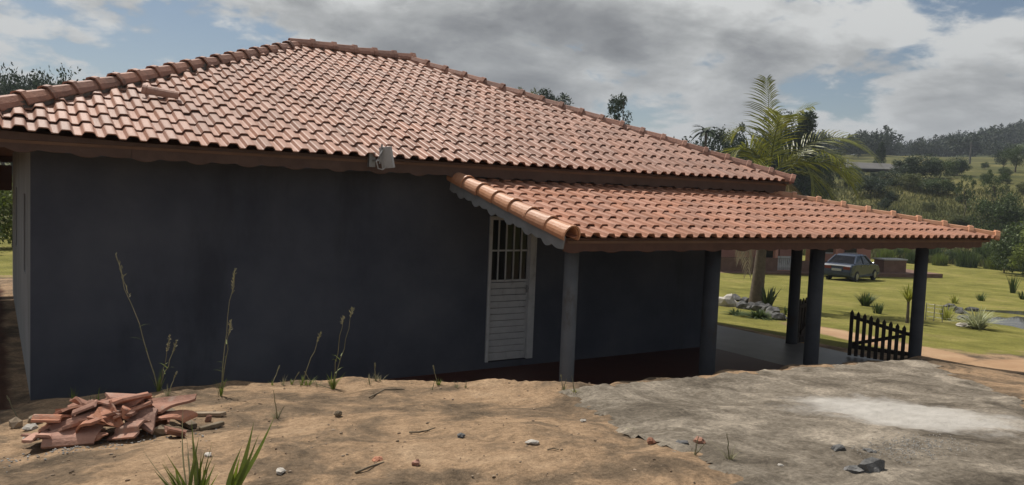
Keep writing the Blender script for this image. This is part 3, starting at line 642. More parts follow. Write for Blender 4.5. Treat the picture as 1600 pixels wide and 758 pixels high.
# gates --------------------------------------------------------------
def gate(name, label, p0, p1, n, h0, h1, brace=1):
    p0, p1 = Vector(p0), Vector(p1); x = (p1-p0); Lg = x.length; x.normalize(); y = Vector((0, 0, 1)).cross(x)
    mm = Matrix((x, y, Vector((0, 0, 1)))).transposed().to_4x4(); mm.translation = p0
    g = link(name, None, mw=mm); tag(g, label, 'gate', 'picket gates of the porch')
    hh = lambda t: h0+(h1-h0)*t
    for i in range(n):
        t = (i+.5)/n; w_ = Lg/n*.56; h_ = hh(t); xc = t*Lg
        MB().prism([(xc-w_/2, .04), (xc+w_/2, .04), (xc+w_/2, h_-.05), (xc, h_), (xc-w_/2, h_-.05)], (-.012, .012)).build('picket', M['gate'], g)
    MB().prism([(.02, hh(0)-.16), (Lg-.01, hh(1)-.16), (Lg-.01, hh(1)-.10), (.02, hh(0)-.10)], (.013, .04)).build('rail', M['gate'], g)
    MB().prism([(.02, .16), (Lg-.01, .16), (Lg-.01, .23), (.02, .23)], (.013, .04)).build('rail', M['gate'], g)
    a0, a1 = (.2, hh(1)-.2) if brace > 0 else (hh(0)-.2, .2)
    MB().prism([(.05, a0), (Lg-.05, a1), (Lg-.05, a1+.06), (.05, a0+.06)], (.041, .062)).build('brace', M['gate'], g)
    for z_ in (.2, hh(1)-.13): MB().box((Lg-.04, .02, z_-.03), (Lg+.04, .045, z_+.03)).build('hinge', M['gate'], g)
gate('picket_gate', 'open dark picket gate hinged at the right corner post', (12.0, -1.58, -.12), (12.33, -2.45, -.12), 9, .84, .66)
gate('picket_gate', 'narrow dark picket gate seen edge on beside the rear post', (12.93, -.28, -.16), (12.17, -.42, -.12), 7, .92, .86, -1)
# ------------------------------------------------------------------ rubble heap of broken tiles
def shard_mesh(seed, flat=False):
    rnd = random.Random(seed); bm = bmesh.new()
    L_, n = .40, 9; th = .019; r0 = .1
    if flat: prof = [(-.1+.2*k/8, .012*math.sin(k*.8)) for k in range(9)]
    else: prof = [(p[0]-.1, p[1]) for p in PROF] if seed % 2 else [(r0*math.cos(math.pi-math.pi*k/8), r0*.75*math.sin(math.pi*k/8)) for k in range(9)]
    ts = [0, .1, .2, .3, .4]; m_ = len(prof); vv = []
    for dz in (0, -th):
        for t in ts:
            for a, b_ in prof: vv.append(bm.verts.new((t-.2+rnd.gauss(0, .002), a*(1+.1*t), b_+dz)))
    o_ = len(ts)*m_
    for i in range(len(ts)-1):
        for k in range(m_-1):
            bm.faces.new([vv[i*m_+k], vv[(i+1)*m_+k], vv[(i+1)*m_+k+1], vv[i*m_+k+1]]); bm.faces.new([vv[o_+i*m_+k], vv[o_+i*m_+k+1], vv[o_+(i+1)*m_+k+1], vv[o_+(i+1)*m_+k]])
    for k in range(m_-1):
        bm.faces.new([vv[k], vv[k+1], vv[o_+k+1], vv[o_+k]]); e_ = (len(ts)-1)*m_; bm.faces.new([vv[e_+k+1], vv[e_+k], vv[o_+e_+k], vv[o_+e_+k+1]])
    for i in range(len(ts)-1):
        bm.faces.new([vv[i*m_], vv[o_+i*m_], vv[o_+(i+1)*m_], vv[(i+1)*m_]]); q_ = m_-1; bm.faces.new([vv[i*m_+q_], vv[(i+1)*m_+q_], vv[o_+(i+1)*m_+q_], vv[o_+i*m_+q_]])
    # broken edges
    for _ in range(rnd.choice((2, 2, 3))):
        a = rnd.uniform(0, 6.28); d_ = rnd.uniform(.05, .15)
        gm = bm.verts[:]+bm.edges[:]+bm.faces[:]
        r_ = bmesh.ops.bisect_plane(bm, geom=gm, plane_co=(math.cos(a)*d_, math.sin(a)*d_*.6, 0), plane_no=(math.cos(a), math.sin(a), rnd.uniform(-.4, .4)), clear_outer=True)
        ed = [x_ for x_ in r_['geom_cut'] if isinstance(x_, bmesh.types.BMEdge)]
        if ed: bmesh.ops.holes_fill(bm, edges=ed)
    me = bpy.data.meshes.new('tile_shard'); bm.normal_update(); bm.to_mesh(me); bm.free(); me.materials.append(M['shard']); return me
rc = gp(172, 684); rx = Vector((rt.x, rt.y, 0)).normalized(); ry = Vector((fw.x, fw.y, 0)).normalized()
shm = [shard_mesh(s) for s in (1, 1+2, 2, 3, 5, 5, 7, 7, 9, 9, 11, 13, 15, 17)]+[shard_mesh(s, True) for s in (31, 32, 33, 34, 35, 36)]
rnd = random.Random(11)
def put_shard(a, b_, h, M_, scale, label, grp='broken tile pieces in the rubble heap', me=None):
    p = rc+rx*a+ry*b_; p.z = gz(p.x, p.y)+h
    mm = Matrix.Translation(p) @ M_ @ Matrix.Scale(scale, 4)
    o = link('tile_shard', me or rnd.choice(shm), mw=mm); tag(o, label, 'broken tile', grp); return o
def ori(az, tilt, rollx): # azimuth of the long axis relative to camera right, tilt up, roll
    base = Matrix((rx, ry, Vector((0, 0, 1)))).transposed().to_4x4()
    return base @ Matrix.Rotation(az, 4, 'Z') @ Matrix.Rotation(-tilt, 4, 'Y') @ Matrix.Rotation(rollx, 4, 'X')
LB = 'broken terracotta tile piece lying in the rubble heap by the dark wall'
for i in range(50):
    a = rnd.gauss(0, .29); b_ = rnd.gauss(0, .14)
    if abs(a) > .56 or abs(b_) > .27: continue
    hmax = max(0, .25*(1-(a/.58)**2)*(1-(b_/.32)**2)); h = .03+hmax*rnd.uniform(.25, .85)
    put_shard(a, b_, h, ori(rnd.uniform(0, 6.28), rnd.gauss(0, .28), rnd.gauss(0, .4)+(math.pi if rnd.random() < .3 else 0)), rnd.uniform(.6, 1.05), LB)
for a, b_, h, az, ti, ro, s_, mi, lab in (
    (-.30, -.02, .20, .45, .38, -.5, 1.05, 14, 'largest smooth pink tile piece leaning up the left of the rubble heap'),
    (-.20, -.13, .12, .35, .30, -.3, 1.15, 1, 'long dark pink tile trough sloping down the front of the rubble heap'),
    (.08, .05, .22, -.1, .02, .2, .95, 3, 'wavy brown tile piece on top of the middle of the rubble heap'),
    (.13, -.06, .14, .55, .32, -.6, .95, 5, 'sharp edged tile piece tilted up at the centre of the rubble heap'),
    (.36, .08, .20, .1, .12, .3, .95, 14, 'sunlit orange tile piece topping the right end of the rubble heap'),
    (.44, .06, .1, 1.2, .1, .2, .7, 2, 'curved tile piece with pale mortar at the right end of the rubble heap'),
    (-.14, -.24, .05, .2, .1, 1.2, .6, 15, 'upright square tile piece at the lower left foot of the rubble heap'),
    (.04, -.24, .05, -.1, .1, .3, .5, 7, 'small orange curved tile piece at the front foot of the rubble heap'),
    (.22, -.2, .07, -.5, .25, .5, .75, 9, 'curled orange tile piece standing at the right front of the rubble heap')):
    put_shard(a, b_, h, ori(az, ti, ro), s_, lab, None, shm[mi])
def lump(name, px, py, r3, mat_, label, cat, grp=None, seed=1, rz=0., sink=.35, sub=2):
    p = gp(px, py); p.z = gz(p.x, p.y)+r3[2]*(1-sink)
    o = MB().blob((0, 0, 0), r3, seed, sub, .3).build(name, mat_, mw=Matrix.Translation(p) @ Matrix.Rotation(rz, 4, 'Z')); return tag(o, label, cat, grp)
lump('rubble_stone', 50, 690, (.06, .04, .03), M['limestone'], 'pale mortar lump at the left front of the rubble heap', 'stone', seed=2)
lump('rubble_stone', 48, 672, (.05, .05, .03), M['limestone'], 'pale flat mortar scrap left of the rubble heap', 'stone', seed=3)
lump('brick_piece', 25, 668, (.06, .05, .045), M['plank'], 'tan brick lump at the far left of the rubble heap', 'brick', seed=4, sub=1)
lump('brick_piece', 55, 662, (.06, .05, .045), M['plank'], 'tan brick lump touching the left side of the rubble heap', 'brick', seed=5, sub=1)
lump('rubble_stone', 122, 692, (.025, .025, .02), M['stone'], 'small round grey stone at the foot of the rubble heap', 'stone', seed=6)
lump('brick_piece', 252, 680, (.07, .05, .05), M['plank'], 'brown brick lump at the right front of the rubble heap', 'brick', seed=7, sub=1)
def plank(px0, py0, px1, py1, wd, th, label, mat_='plank', lift_=0.0):
    a, b_ = gp(px0, py0), gp(px1, py1); a.z += th/2+lift_; b_.z += th/2+.01
    x = (b_-a); L_ = x.length; x.normalize(); y = Vector((0, 0, 1)).cross(x).normalized(); z = x.cross(y)
    mm = Matrix((x, y, z)).transposed().to_4x4(); mm.translation = a
    o = MB().box((0, -wd/2, -th/2), (L_, wd/2, th/2)).build('wood_offcut', M[mat_], mw=mm)
    bv = o.modifiers.new('bevel', 'BEVEL'); bv.width = .004
    return tag(o, label, 'wood offcut')
plank(304, 650, 349, 652, .06, .03, 'short flat wooden offcut right of the rubble heap')
plank(312, 674, 349, 666, .04, .03, 'grey wooden stick end lying right of the rubble heap', 'stick')
plank(238, 648, 302, 672, .06, .035, 'long dark plank sloping down from the rubble heap', 'stick', .1)
lump('brick_piece', 326, 660, (.03, .02, .04), M['shard'], 'small upright brick chip between the two wooden offcuts', 'brick', seed=9, sub=1)
# ------------------------------------------------------------------ lumps, chips and sticks on the bank
for px, py, r3, mk, lab, cat in (
    (1360, 742, (.085, .065, .06), 'conc', 'largest dark concrete lump on the slab near the bottom edge', 'concrete lump'),
    (1335, 743, (.07, .06, .035), 'conc', 'flat grey concrete lump beside the largest lump on the slab', 'concrete lump'),
    (1310, 710, (.045, .035, .035), 'conc', 'small dark concrete lump above left of the largest one', 'concrete lump'),
    (1359, 711, (.045, .03, .025), 'conc', 'small grey concrete lump beside the scattered cement grit', 'concrete lump'),
    (1218, 734, (.03, .02, .018), 'limestone', 'small white pebble alone on the slab left of the lumps', 'pebble'),
    (1092, 697, (.04, .035, .032), 'shard', 'red brown brick chip at the edge of the slab', 'brick'),
    (1017, 694, (.03, .028, .025), 'shard', 'smaller red brick chip left along the slab edge', 'brick'),
    (1065, 697, (.06, .04, .022), 'stone', 'flat dark stone beside the brick chip at the slab edge', 'stone'),
    (832, 695, (.045, .025, .015), 'limestone', 'flat pale stone on the sandy earth at centre', 'stone'),
    (720, 683, (.035, .025, .014), 'stone', 'grey flake of stone right of the forked twig', 'stone'),
    (528, 651, (.03, .028, .026), 'stick', 'dark brown clod on the sandy earth below the weeds', 'clod'),
    (589, 721, (.03, .028, .018), 'shard', 'dark red clod on the earth at lower centre', 'clod'),
    (650, 730, (.025, .022, .02), 'shard', 'small dark red clod right of the straight twig', 'clod'),
    (438, 742, (.035, .025, .014), 'limestone', 'flat white stone at the lower left of centre', 'stone'),
    (1155, 660, (.02, .02, .012), 'limestone', 'tiny white chip on the left of the slab', 'pebble'),
    (911, 660, (.025, .02, .013), 'limestone', 'white chip on the brown earth beside the slab', 'pebble'),
    (325, 714, (.03, .022, .014), 'limestone', 'white stone chip among the foreground grass', 'stone'),
    (615, 583, (.12, .05, .02), 'plank', 'flat brick half buried on the crest of the bank', 'brick'),
    (664, 590, (.2, .08, .035), 'plank', 'low rounded stone on the crest of the bank', 'stone')):
    lump('loose_'+cat.replace(' ', '_'), px, py, r3, M[mk], lab, cat, seed=px % 37, rz=px)
def twig(pxs, r_, label):
    pts = [gp(*q) for q in pxs]; pts = [p+Vector((0, 0, r_+.004+.006*(i % 2))) for i, p in enumerate(pts)]
    o = MB().tube(pts, [r_*(1-.5*i/len(pts)) for i in range(len(pts))], 6).build('twig', M['stick']); return tag(o, label, 'twig')
twig([(555, 742), (575, 735), (600, 725)], .007, 'straight dark twig lying on the earth at lower centre')
twig([(640, 678), (655, 679), (668, 675), (680, 672)], .007, 'forked dark twig lying on the sand at centre')
twig([(855, 705), (865, 704), (873, 705)], .005, 'short thin twig right of the flat pale stone')
twig([(577, 623), (600, 612), (632, 610)], .008, 'pale root curving over the crest of the bank')
twig([(985, 668), (1005, 665), (1035, 672)], .006, 'dry stalk lying along the slab edge')
M['grit'] = material('cement_grit', (.2, .19, .175), (.32, .305, .285), 30, .95, rand=.25)
M['clod'] = material('earth_clod', (.13, .09, .06), (.34, .25, .17), 3, .95, .3, 60, .35, coords='World')
# grit and pebbles nobody could count
def grit():
    mb = MB(); rg = random.Random(4)
    for i in range(1700):
        px, py = rg.uniform(-60, 1660), 600+170*rg.random()**.7
        p = gp(px, py) if i % 3 == 0 else None
        if p is None:
            X, Y = rg.uniform(-1.5, 11), rg.uniform(-7.6, -2.4); p = Vector((X, Y, gz(X, Y)))
        if p.y > -1.8: continue
        s_ = rg.choice((.003, .004, .005, .006, .010)); mb.blob((p.x, p.y, p.z+s_*.3), (s_*rg.uniform(.8, 1.6), s_*rg.uniform(.7, 1.2), s_*.7), i % 50, 0, .3)
    stuff(mb.build('loose_grit', M['clod'])); 
    m2 = MB(); c0 = gp(1425, 706)
    for i in range(600):
        X, Y = c0.x+rg.gauss(0, .22), c0.y+rg.gauss(0, .11); s_ = rg.uniform(.002, .006); m2.blob((X, Y, gz(X, Y)+.036+s_*.3), (s_, s_, s_*.7), i % 50, 0, .3)
    c0 = gp(140, 700)
    for i in range(260):
        X, Y = c0.x+rg.gauss(0, .35), c0.y+rg.gauss(0, .12); s_ = rg.uniform(.003, .010); m2.blob((X, Y, gz(X, Y)+s_*.3), (s_, s_, s_*.7), i % 50, 0, .3)
    stuff(m2.build('cement_grit', M['grit']))
grit()
# ------------------------------------------------------------------ weeds
def weed(px, py, label, stalks=(), blades=0, bh=.15, bw=.006, spread=.5, mat_='grassg', smat='grassd', seed=0, leaves=0, name='weed', group=None):
    """stalks: list of (dx,dy) in photo pixels from base to tip, with seed head length"""
    rg = random.Random(seed+px); p = gp(px, py); dpt = (p-CAM).length; k = dpt/FPX
    t = thing(name, label, 'weed', p, 0, group)
    for sx, sy, head in stalks:
        tip = rx*(sx*k)+Vector((0, 0, -sy*k))+ry*rg.uniform(-.05, .05); side = rx*rg.choice((-1, 1))
        pts = [tip*u_+side*(.04*tip.length*math.sin(math.pi*u_)*rg.uniform(-.6, .6))-Vector((0, 0, .0)) for u_ in [i/8 for i in range(9)]]
        pts[0] = pts[0]-Vector((0, 0, .02))
        MB().tube(pts, [.0052*(1-.55*i/8) for i in range(9)], 5).build('stem', M[smat], t)
        if head:
            mb = MB(); n_ = 26
            for i in range(n_):
                u_ = 1-head*i/n_; c_ = tip*u_; d_ = (tip.normalized()+Vector((rg.gauss(0, .5), rg.gauss(0, .5), rg.gauss(0, .4)))).normalized()
                s_ = .018*(1-abs(i/n_-.5))*min(1, tip.length/.6); mb.ribbon([c_, c_+d_*s_*1.5, c_+d_*s_*2.6], [.003, .009, .001], rx)
            mb.build('seed_head', M['grassd'], t)
        for i in range(leaves):
            u_ = rg.uniform(.05, .55); c_ = tip*u_; a = rg.uniform(0, 6.28); d_ = Vector((math.cos(a), math.sin(a), 0)); l_ = rg.uniform(.06, .13)
            MB().ribbon([c_+d_*l_*q_+Vector((0, 0, l_*(.8*q_-.5*q_*q_))) for q_ in (0, .3, .6, 1)], .009, d_.cross(Vector((0, 0, 1)))).build('leaf', M['grassg'], t)
    if blades:
        mb = MB()
        for i in range(blades):
            a = rg.uniform(0, 6.28); d_ = Vector((math.cos(a), math.sin(a), 0)); l_ = bh*rg.uniform(.45, 1.1); sp_ = rg.uniform(.1, spread); o_ = d_*rg.uniform(0, .02)
            mb.ribbon([o_+d_*l_*sp_*q_**1.5+Vector((0, 0, l_*(q_-.25*sp_*q_*q_)-.01)) for q_ in (0, .25, .5, .75, 1)], bw*rg.uniform(.7, 1.2), d_.cross(Vector((0, 0, 1))))
        mb.build('blades', M[mat_], t)
    return t
weed(248, 612, 'tallest leaning seed grass behind the rubble heap', [(-60, -192, .32), (18, -82, .3), (22, -72, .25)], 18, .22, .010, seed=1, leaves=3)
weed(345, 618, 'upright seed grass stalk with side leaves right of the rubble heap', [(18, -184, .2), (14, -110, .2)], 16, .2, .009, seed=2, leaves=4)
weed(520, 608, 'seed grass clump on the crest with one stalk bent right', [(25, -122, .12), (14, -110, .1), (-26, -8, 0)], 34, .2, .010, .8, seed=3, leaves=2)
weed(492, 592, 'pair of thin stalks left of the bent seed grass clump', [(52, -108, .12), (-4, -10, 0)], 4, .07, seed=4)
weed(472, 598, 'single thin dark stalk leaning right on the crest', [(25, -76, .2)], 5, .1, seed=5)
weed(577, 588, 'three short dry stalks on the crest right of the seed grass', [(-22, -28, .3), (-4, -33, .3), (22, -32, .3), (8, -35, .3)], 3, .05, 'grassd' and .004, seed=6)
weed(433, 655, 'small dry weed standing alone on the sandy earth', [(-4, -45, 0), (10, -20, 0)], 26, .10, .004, 1.0, 'grassd', seed=7)
weed(420, 594, 'leafy green weed in the shade below the wall', [(-12, -12, 0), (10, -14, 0)], 14, .16, .018, 1.2, seed=8, leaves=2)
weed(1140, 722, 'spiky dry tuft on the edge of the concrete slab', [(-6, -42, 0)], 30, .13, .005, 1.2, 'grassd', seed=9)
weed(898, 616, 'low yellow green weed at the foot of the first post', [(-6, -28, 0)], 40, .07, .008, 1.5, 'yucca', seed=10)
weed(880, 612, 'thin grass sprig in front of the first post', [(-4, -24, .2), (4, -20, 0)], 8, .08, seed=11)
weed(115, 628, 'small grass tuft left in the shade behind the rubble heap', (), 14, .14, .008, .6, seed=12)
weed(152, 628, 'small grass sprig behind the middle of the rubble heap', (), 10, .14, .007, .6, seed=13)
weed(1085, 712, 'thin dry weed at the lower slab edge', [(4, -30, 0), (14, -20, 0)], 8, .07, .003, 1.2, 'grassd', seed=14)
weed(988, 675, 'little green tuft at the left slab edge', (), 16, .06, .005, 1.2, seed=15)
weed(675, 610, 'small grey weed near the crest at centre', [(3, -14, 0)], 10, .06, .004, 1., 'grassd', seed=16)
weed(728, 606, 'thin dry sprig on the crest right of centre', [(0, -12, 0)], 4, .05, seed=17)
weed(28, 655, 'dry leaning stalk at the far left edge', [(-18, -28, .3)], 5, .06, .004, 1., 'grassd', seed=18)
rw = random.Random(31)
for i in range(16):
    px = rw.choice((rw.uniform(60, 480), rw.uniform(440, 760), rw.uniform(300, 620))); py = np.interp(px, (60, 300, 600, 760), (632, 606, 592, 604))+rw.uniform(1, 9)
    weed(int(px), py, 'small grass tuft growing along the crest of the bank', [(rw.uniform(-10, 10), -rw.uniform(14, 40), .3)] if i % 3 == 0 else (), rw.randint(8, 16), rw.uniform(.06, .13), .006, .9, rw.choice(('grassg', 'grassd')), seed=100+i, group='grass tufts along the bank crest')
# foreground grass rising from below the frame
def fore(px, py, label, tips, seed, wd=.012, sm_=None):
    rg = random.Random(seed); p = gp(px, py); k = (p-CAM).length/FPX; t = thing('grass_clump', label, 'grass clump', p)
    for tx, ty, wf in tips:
        tip = rx*((tx-px)*k)+Vector((0, 0, (py-ty)*k*1.02))+ry*rg.uniform(-.06, .06); bend = rx*rg.uniform(-.02, .02)
        b0 = rx*rg.uniform(-.03, .03)
        pts = [b0*(1-q_)+tip*q_+bend*math.sin(math.pi*q_) for q_ in [i/7 for i in range(8)]]; pts[0] = pts[0]-Vector((0, 0, .03))
        wds = [wd*wf*(.55+.45*math.sin(math.pi*min(1, q_*1.1)))*(1-q_**3)+.0006 for q_ in [i/7 for i in range(8)]]
        sd_ = (rx+ry*rg.uniform(-.9, .9)).normalized(); MB().ribbon(pts, wds, sd_).build('blade', M['grassg'] if wf > .45 else M['grassd'], t)
    return t
fore(300, 800, 'green grass clump at the bottom edge below the rubble heap', [(262, 728, 1), (258, 735, .6), (236, 710, .35), (282, 655, .3), (300, 690, .35), (304, 668, .8), (312, 692, 1.1), (318, 712, .9), (333, 714, .9), (322, 705, .5), (285, 725, .7), (296, 730, .6), (327, 735, .8), (272, 745, .5), (290, 745, .7), (340, 740, .5), (248, 742, .8), (255, 722, .5), (270, 715, .6), (277, 735, 1), (308, 720, 1), (315, 735, .9), (326, 725, .6), (298, 708, .6), (287, 700, .4), (330, 745, 1), (265, 750, .9)], 1, .024)
fore(352, 800, 'broad bright grass blades leaning right at the bottom edge', [(414, 668, 1.3), (386, 676, 1.2), (396, 690, 1), (372, 720, 1), (405, 690, .9), (380, 700, 1), (362, 735, .9), (392, 712, .7)], 2, .028)
# ------------------------------------------------------------------ foliage
def leaf_cloud(rg, clumps, per, size, spread, elong=1.6):
    V = []; F = []
    cl = np.array([c_ for c_ in clumps]); n = len(cl)*per
    ctr = np.repeat(cl[:, :3], per, 0); rad = np.repeat(cl[:, 3], per)
    g_ = np.random.default_rng(rg)
    d_ = g_.normal(size=(n, 3)); d_ /= np.linalg.norm(d_, axis=1)[:, None]
    pos = ctr+d_*(rad*spread*g_.random(n)**.45)[:, None]
    a = g_.normal(size=(n, 3)); a /= np.linalg.norm(a, axis=1)[:, None]; b_ = np.cross(a, g_.normal(size=(n, 3))); b_ /= np.linalg.norm(b_, axis=1)[:, None]
    s_ = size*g_.uniform(.6, 1.4, n)[:, None]
    P = np.stack([pos-a*s_*elong, pos+b_*s_*.6, pos+a*s_*elong, pos-b_*s_*.6], 1).reshape(-1, 3)
    return P, np.arange(n*4).reshape(-1, 4)
def np_mesh(name, V, q, mat_):
    me = bpy.data.meshes.new(name); me.vertices.add(len(V)); me.vertices.foreach_set('co', np.asarray(V, np.float32).ravel())
    me.loops.add(q.size); me.loops.foreach_set('vertex_index', q.astype(np.int32).ravel()); me.polygons.add(len(q))
    me.polygons.foreach_set('loop_start', np.arange(0, q.size, 4, dtype=np.int32)); me.polygons.foreach_set('loop_total', np.full(len(q), 4, np.int32)); me.update(); me.materials.append(mat_); return me
def crown_mesh(kind, seed, mat_):
    g_ = np.random.default_rng(seed); cl = []
    if kind == 'round':
        for _ in range(46):
            d_ = g_.normal(size=3); d_ /= np.linalg.norm(d_); r_ = g_.random()**.4*.42; cl.append((d_[0]*r_, d_[1]*r_, .62+d_[2]*r_*.75, g_.uniform(.09, .17)))
        return np_mesh('crown', *leaf_cloud(seed, cl, 120, .0125, 1.0), mat_)
    if kind == 'bush':
        for _ in range(36):
            d_ = g_.normal(size=3); d_ /= np.linalg.norm(d_); r_ = g_.random()**.5*.42; cl.append((d_[0]*r_, d_[1]*r_, max(.1, .42+d_[2]*r_*.8), g_.uniform(.1, .19)))
        return np_mesh('crown', *leaf_cloud(seed, cl, 150, .0145, 1.0), mat_)
    if kind == 'conifer':
        for i in range(70):
            h = .12+.86*(i/70)**.85; r_ = (.23*(1-h)+.02)*g_.uniform(.3, 1.1); a = g_.uniform(0, 6.28); cl.append((math.cos(a)*r_, math.sin(a)*r_, h, .05+.05*(1-h)))
        return np_mesh('crown', *leaf_cloud(seed, cl, 80, .010, 1.1, 2.2), mat_)
    if kind == 'euc':
        for i in range(26):
            h = g_.uniform(.42, .98); r_ = .13*math.sin(math.pi*min(1, (h-.3)/.75))*g_.uniform(.3, 1.1); a = g_.uniform(0, 6.28); cl.append((math.cos(a)*r_, math.sin(a)*r_, h, g_.uniform(.035, .06)))
        return np_mesh('crown', *leaf_cloud(seed, cl, 90, .0075, 1.0, 2.0), mat_)
    if kind == 'open':
        for i in range(30):
            d_ = g_.normal(size=3); d_ /= np.linalg.norm(d_); r_ = g_.uniform(.2, .42); cl.append((d_[0]*r_*.8, d_[1]*r_*.8, .68+d_[2]*r_*.7, g_.uniform(.05, .09)))
        return np_mesh('crown', *leaf_cloud(seed, cl, 90, .0095, 1.0, 2.0), mat_)
    if kind == 'reed':
        V = []; n = 520
        a = g_.uniform(0, 6.28, n); r_ = g_.random(n)**.6*.42; bx, by = np.cos(a)*r_, np.sin(a)*r_; h = g_.uniform(.55, 1.0, n)*(1-.5*r_); ln = g_.normal(0, .14, (n, 2)); sd_ = g_.normal(size=(n, 2)); sd_ /= np.linalg.norm(sd_, axis=1)[:, None]; w_ = .016
        P = np.stack([np.stack([bx-sd_[:, 0]*w_, by-sd_[:, 1]*w_, 0*h], 1), np.stack([bx+sd_[:, 0]*w_, by+sd_[:, 1]*w_, 0*h], 1), np.stack([bx+ln[:, 0]+sd_[:, 0]*w_*.3, by+ln[:, 1]+sd_[:, 1]*w_*.3, h], 1), np.stack([bx+ln[:, 0]-sd_[:, 0]*w_*.3, by+ln[:, 1]-sd_[:, 1]*w_*.3, h], 1)], 1).reshape(-1, 3)
        return np_mesh('crown', P, np.arange(n*4).reshape(-1, 4), mat_)
def trunk_mesh(kind, seed):
    rg = random.Random(seed); mb = MB()
    top = {'round': .7, 'bush': .45, 'conifer': .95, 'euc': .95, 'open': .75, 'reed': .3}[kind]; r0 = {'round': .028, 'bush': .02, 'conifer': .018, 'euc': .011, 'open': .02, 'reed': .01}[kind]
    pts = [Vector((rg.gauss(0, .012)*i, rg.gauss(0, .012)*i, top*i/4-.03)) for i in range(5)]; mb.tube(pts, [r0*(1-.18*i) for i in range(5)], 7)
    for i in range(7 if kind != 'conifer' else 3):
        u_ = rg.uniform(.4, .9); b_ = pts[0].lerp(pts[4], u_); a = rg.uniform(0, 6.28); l_ = rg.uniform(.12, .3)*(1 if kind != 'euc' else .4); mb.tube([b_, b_+Vector((math.cos(a)*l_*.5, math.sin(a)*l_*.5, l_*.35)), b_+Vector((math.cos(a)*l_, math.sin(a)*l_, l_*.8))], [r0*.45, r0*.3, r0*.12], 5)
    return mb.mesh('trunk', M['bark'])
_cache = {}
def tree(name, label, cat, loc, h, kind, mat_, seed=0, wx=1., group=None, rz=None):
    key = (kind, seed % 3, mat_)
    if key not in _cache: _cache[key] = (trunk_mesh(kind, seed % 3+5), crown_mesh(kind, seed % 3+11, M[mat_]))
    tm, cm = _cache[key]; loc = Vector(loc); loc.z = gz(loc.x, loc.y)-.03*h
    t = thing(name, label, cat, loc, rz if rz is not None else seed*2.4, group)
    for nm, me in (('trunk', tm), ('crown', cm)):
        o = link(nm, me, t); o.scale = (h*wx, h*wx, h)
    return t
def tree_px(name, label, cat, px, top, rng_, kind, mat_, seed=0, wx=1., group=None):
    p = at(px, top, rng_); g0 = gz(p.x, p.y); return tree(name, label, cat, (p.x, p.y, 0), (p.z-g0)*1.03, kind, mat_, seed, wx, group)
# trees above the roof line
F1 = 'dark trees of the wood behind the left hip'
for i, (px, top, rg_) in enumerate(((-30, 112, 95), (8, 108, 90), (38, 112, 94), (62, 110, 88), (84, 108, 92), (104, 116, 90), (126, 126, 96), (20, 118, 108), (72, 116, 110), (-8, 108, 104), (180, 121, 100), (150, 130, 104))):
    tree_px('wood_tree', ['dark tree of the wood rising behind the left end of the roof', 'small dark tree top poking above the left hip'][i == 10], 'tree', px, top, rg_, 'round', 'dark', i, .62 if i < 10 else .3, F1)
tree_px('eucalyptus_tree', 'tall slender eucalyptus alone above the right hip', 'tree', 967, 140, 60, 'euc', 'dark', 1, .62)
tree_px('eucalyptus_tree', 'pale open eucalyptus crown above the right hip, left of two rounder ones', 'tree', 829, 131, 95, 'open', 'olive', 0, .62)
tree_px('eucalyptus_tree', 'rounded dark tree top between two paler ones above the right hip', 'tree', 856, 140, 96, 'euc', 'dark', 0, 1.2)
tree_px('eucalyptus_tree', 'small rounded tree top furthest down the right hip of the three', 'tree', 876, 145, 95, 'euc', 'dark', 2, 1.1)
tree_px('eucalyptus_tree', 'sparse pale tree top just behind the roof hip', 'tree', 805, 136, 97, 'open', 'olive', 1, .5)
for i, (px, top, rg_, kd, mt, wx, lab) in enumerate(((1075, 212, 80, 'round', 'dark', .8, 'dark rounded tree left of the far small palm'), (1122, 203, 82, 'round', 'dark', .7, 'dark rounded tree right of the far small palm'), (1140, 186, 84, 'open', 'dark', .6, 'taller loose tree between far palm and garden palm'),
    (1160, 205, 86, 'round', 'dark', .7, 'dark tree just left of the garden palm'), (1218, 170, 88, 'open', 'dark', .55, 'tall loose tree behind the garden palm'), (1240, 190, 86, 'round', 'dark', .6, 'dense dark tree behind the right fronds of the palm'), (1262, 176, 85, 'conifer', 'dark', 1.0, 'pointed dark conifer behind the right fronds of the palm'), (1198, 205, 90, 'round', 'dark', .7, 'dark tree directly behind the palm crown'), (1282, 232, 92, 'round', 'dark', .6, 'low dark tree right of the pointed conifer'), (1305, 236, 110, 'round', 'dark', .6, 'distant dark tree above the far shed'))):
    tree_px('background_tree', lab, 'tree', px, top, rg_, kd, mt, i, wx, 'dark trees behind the garden palm')
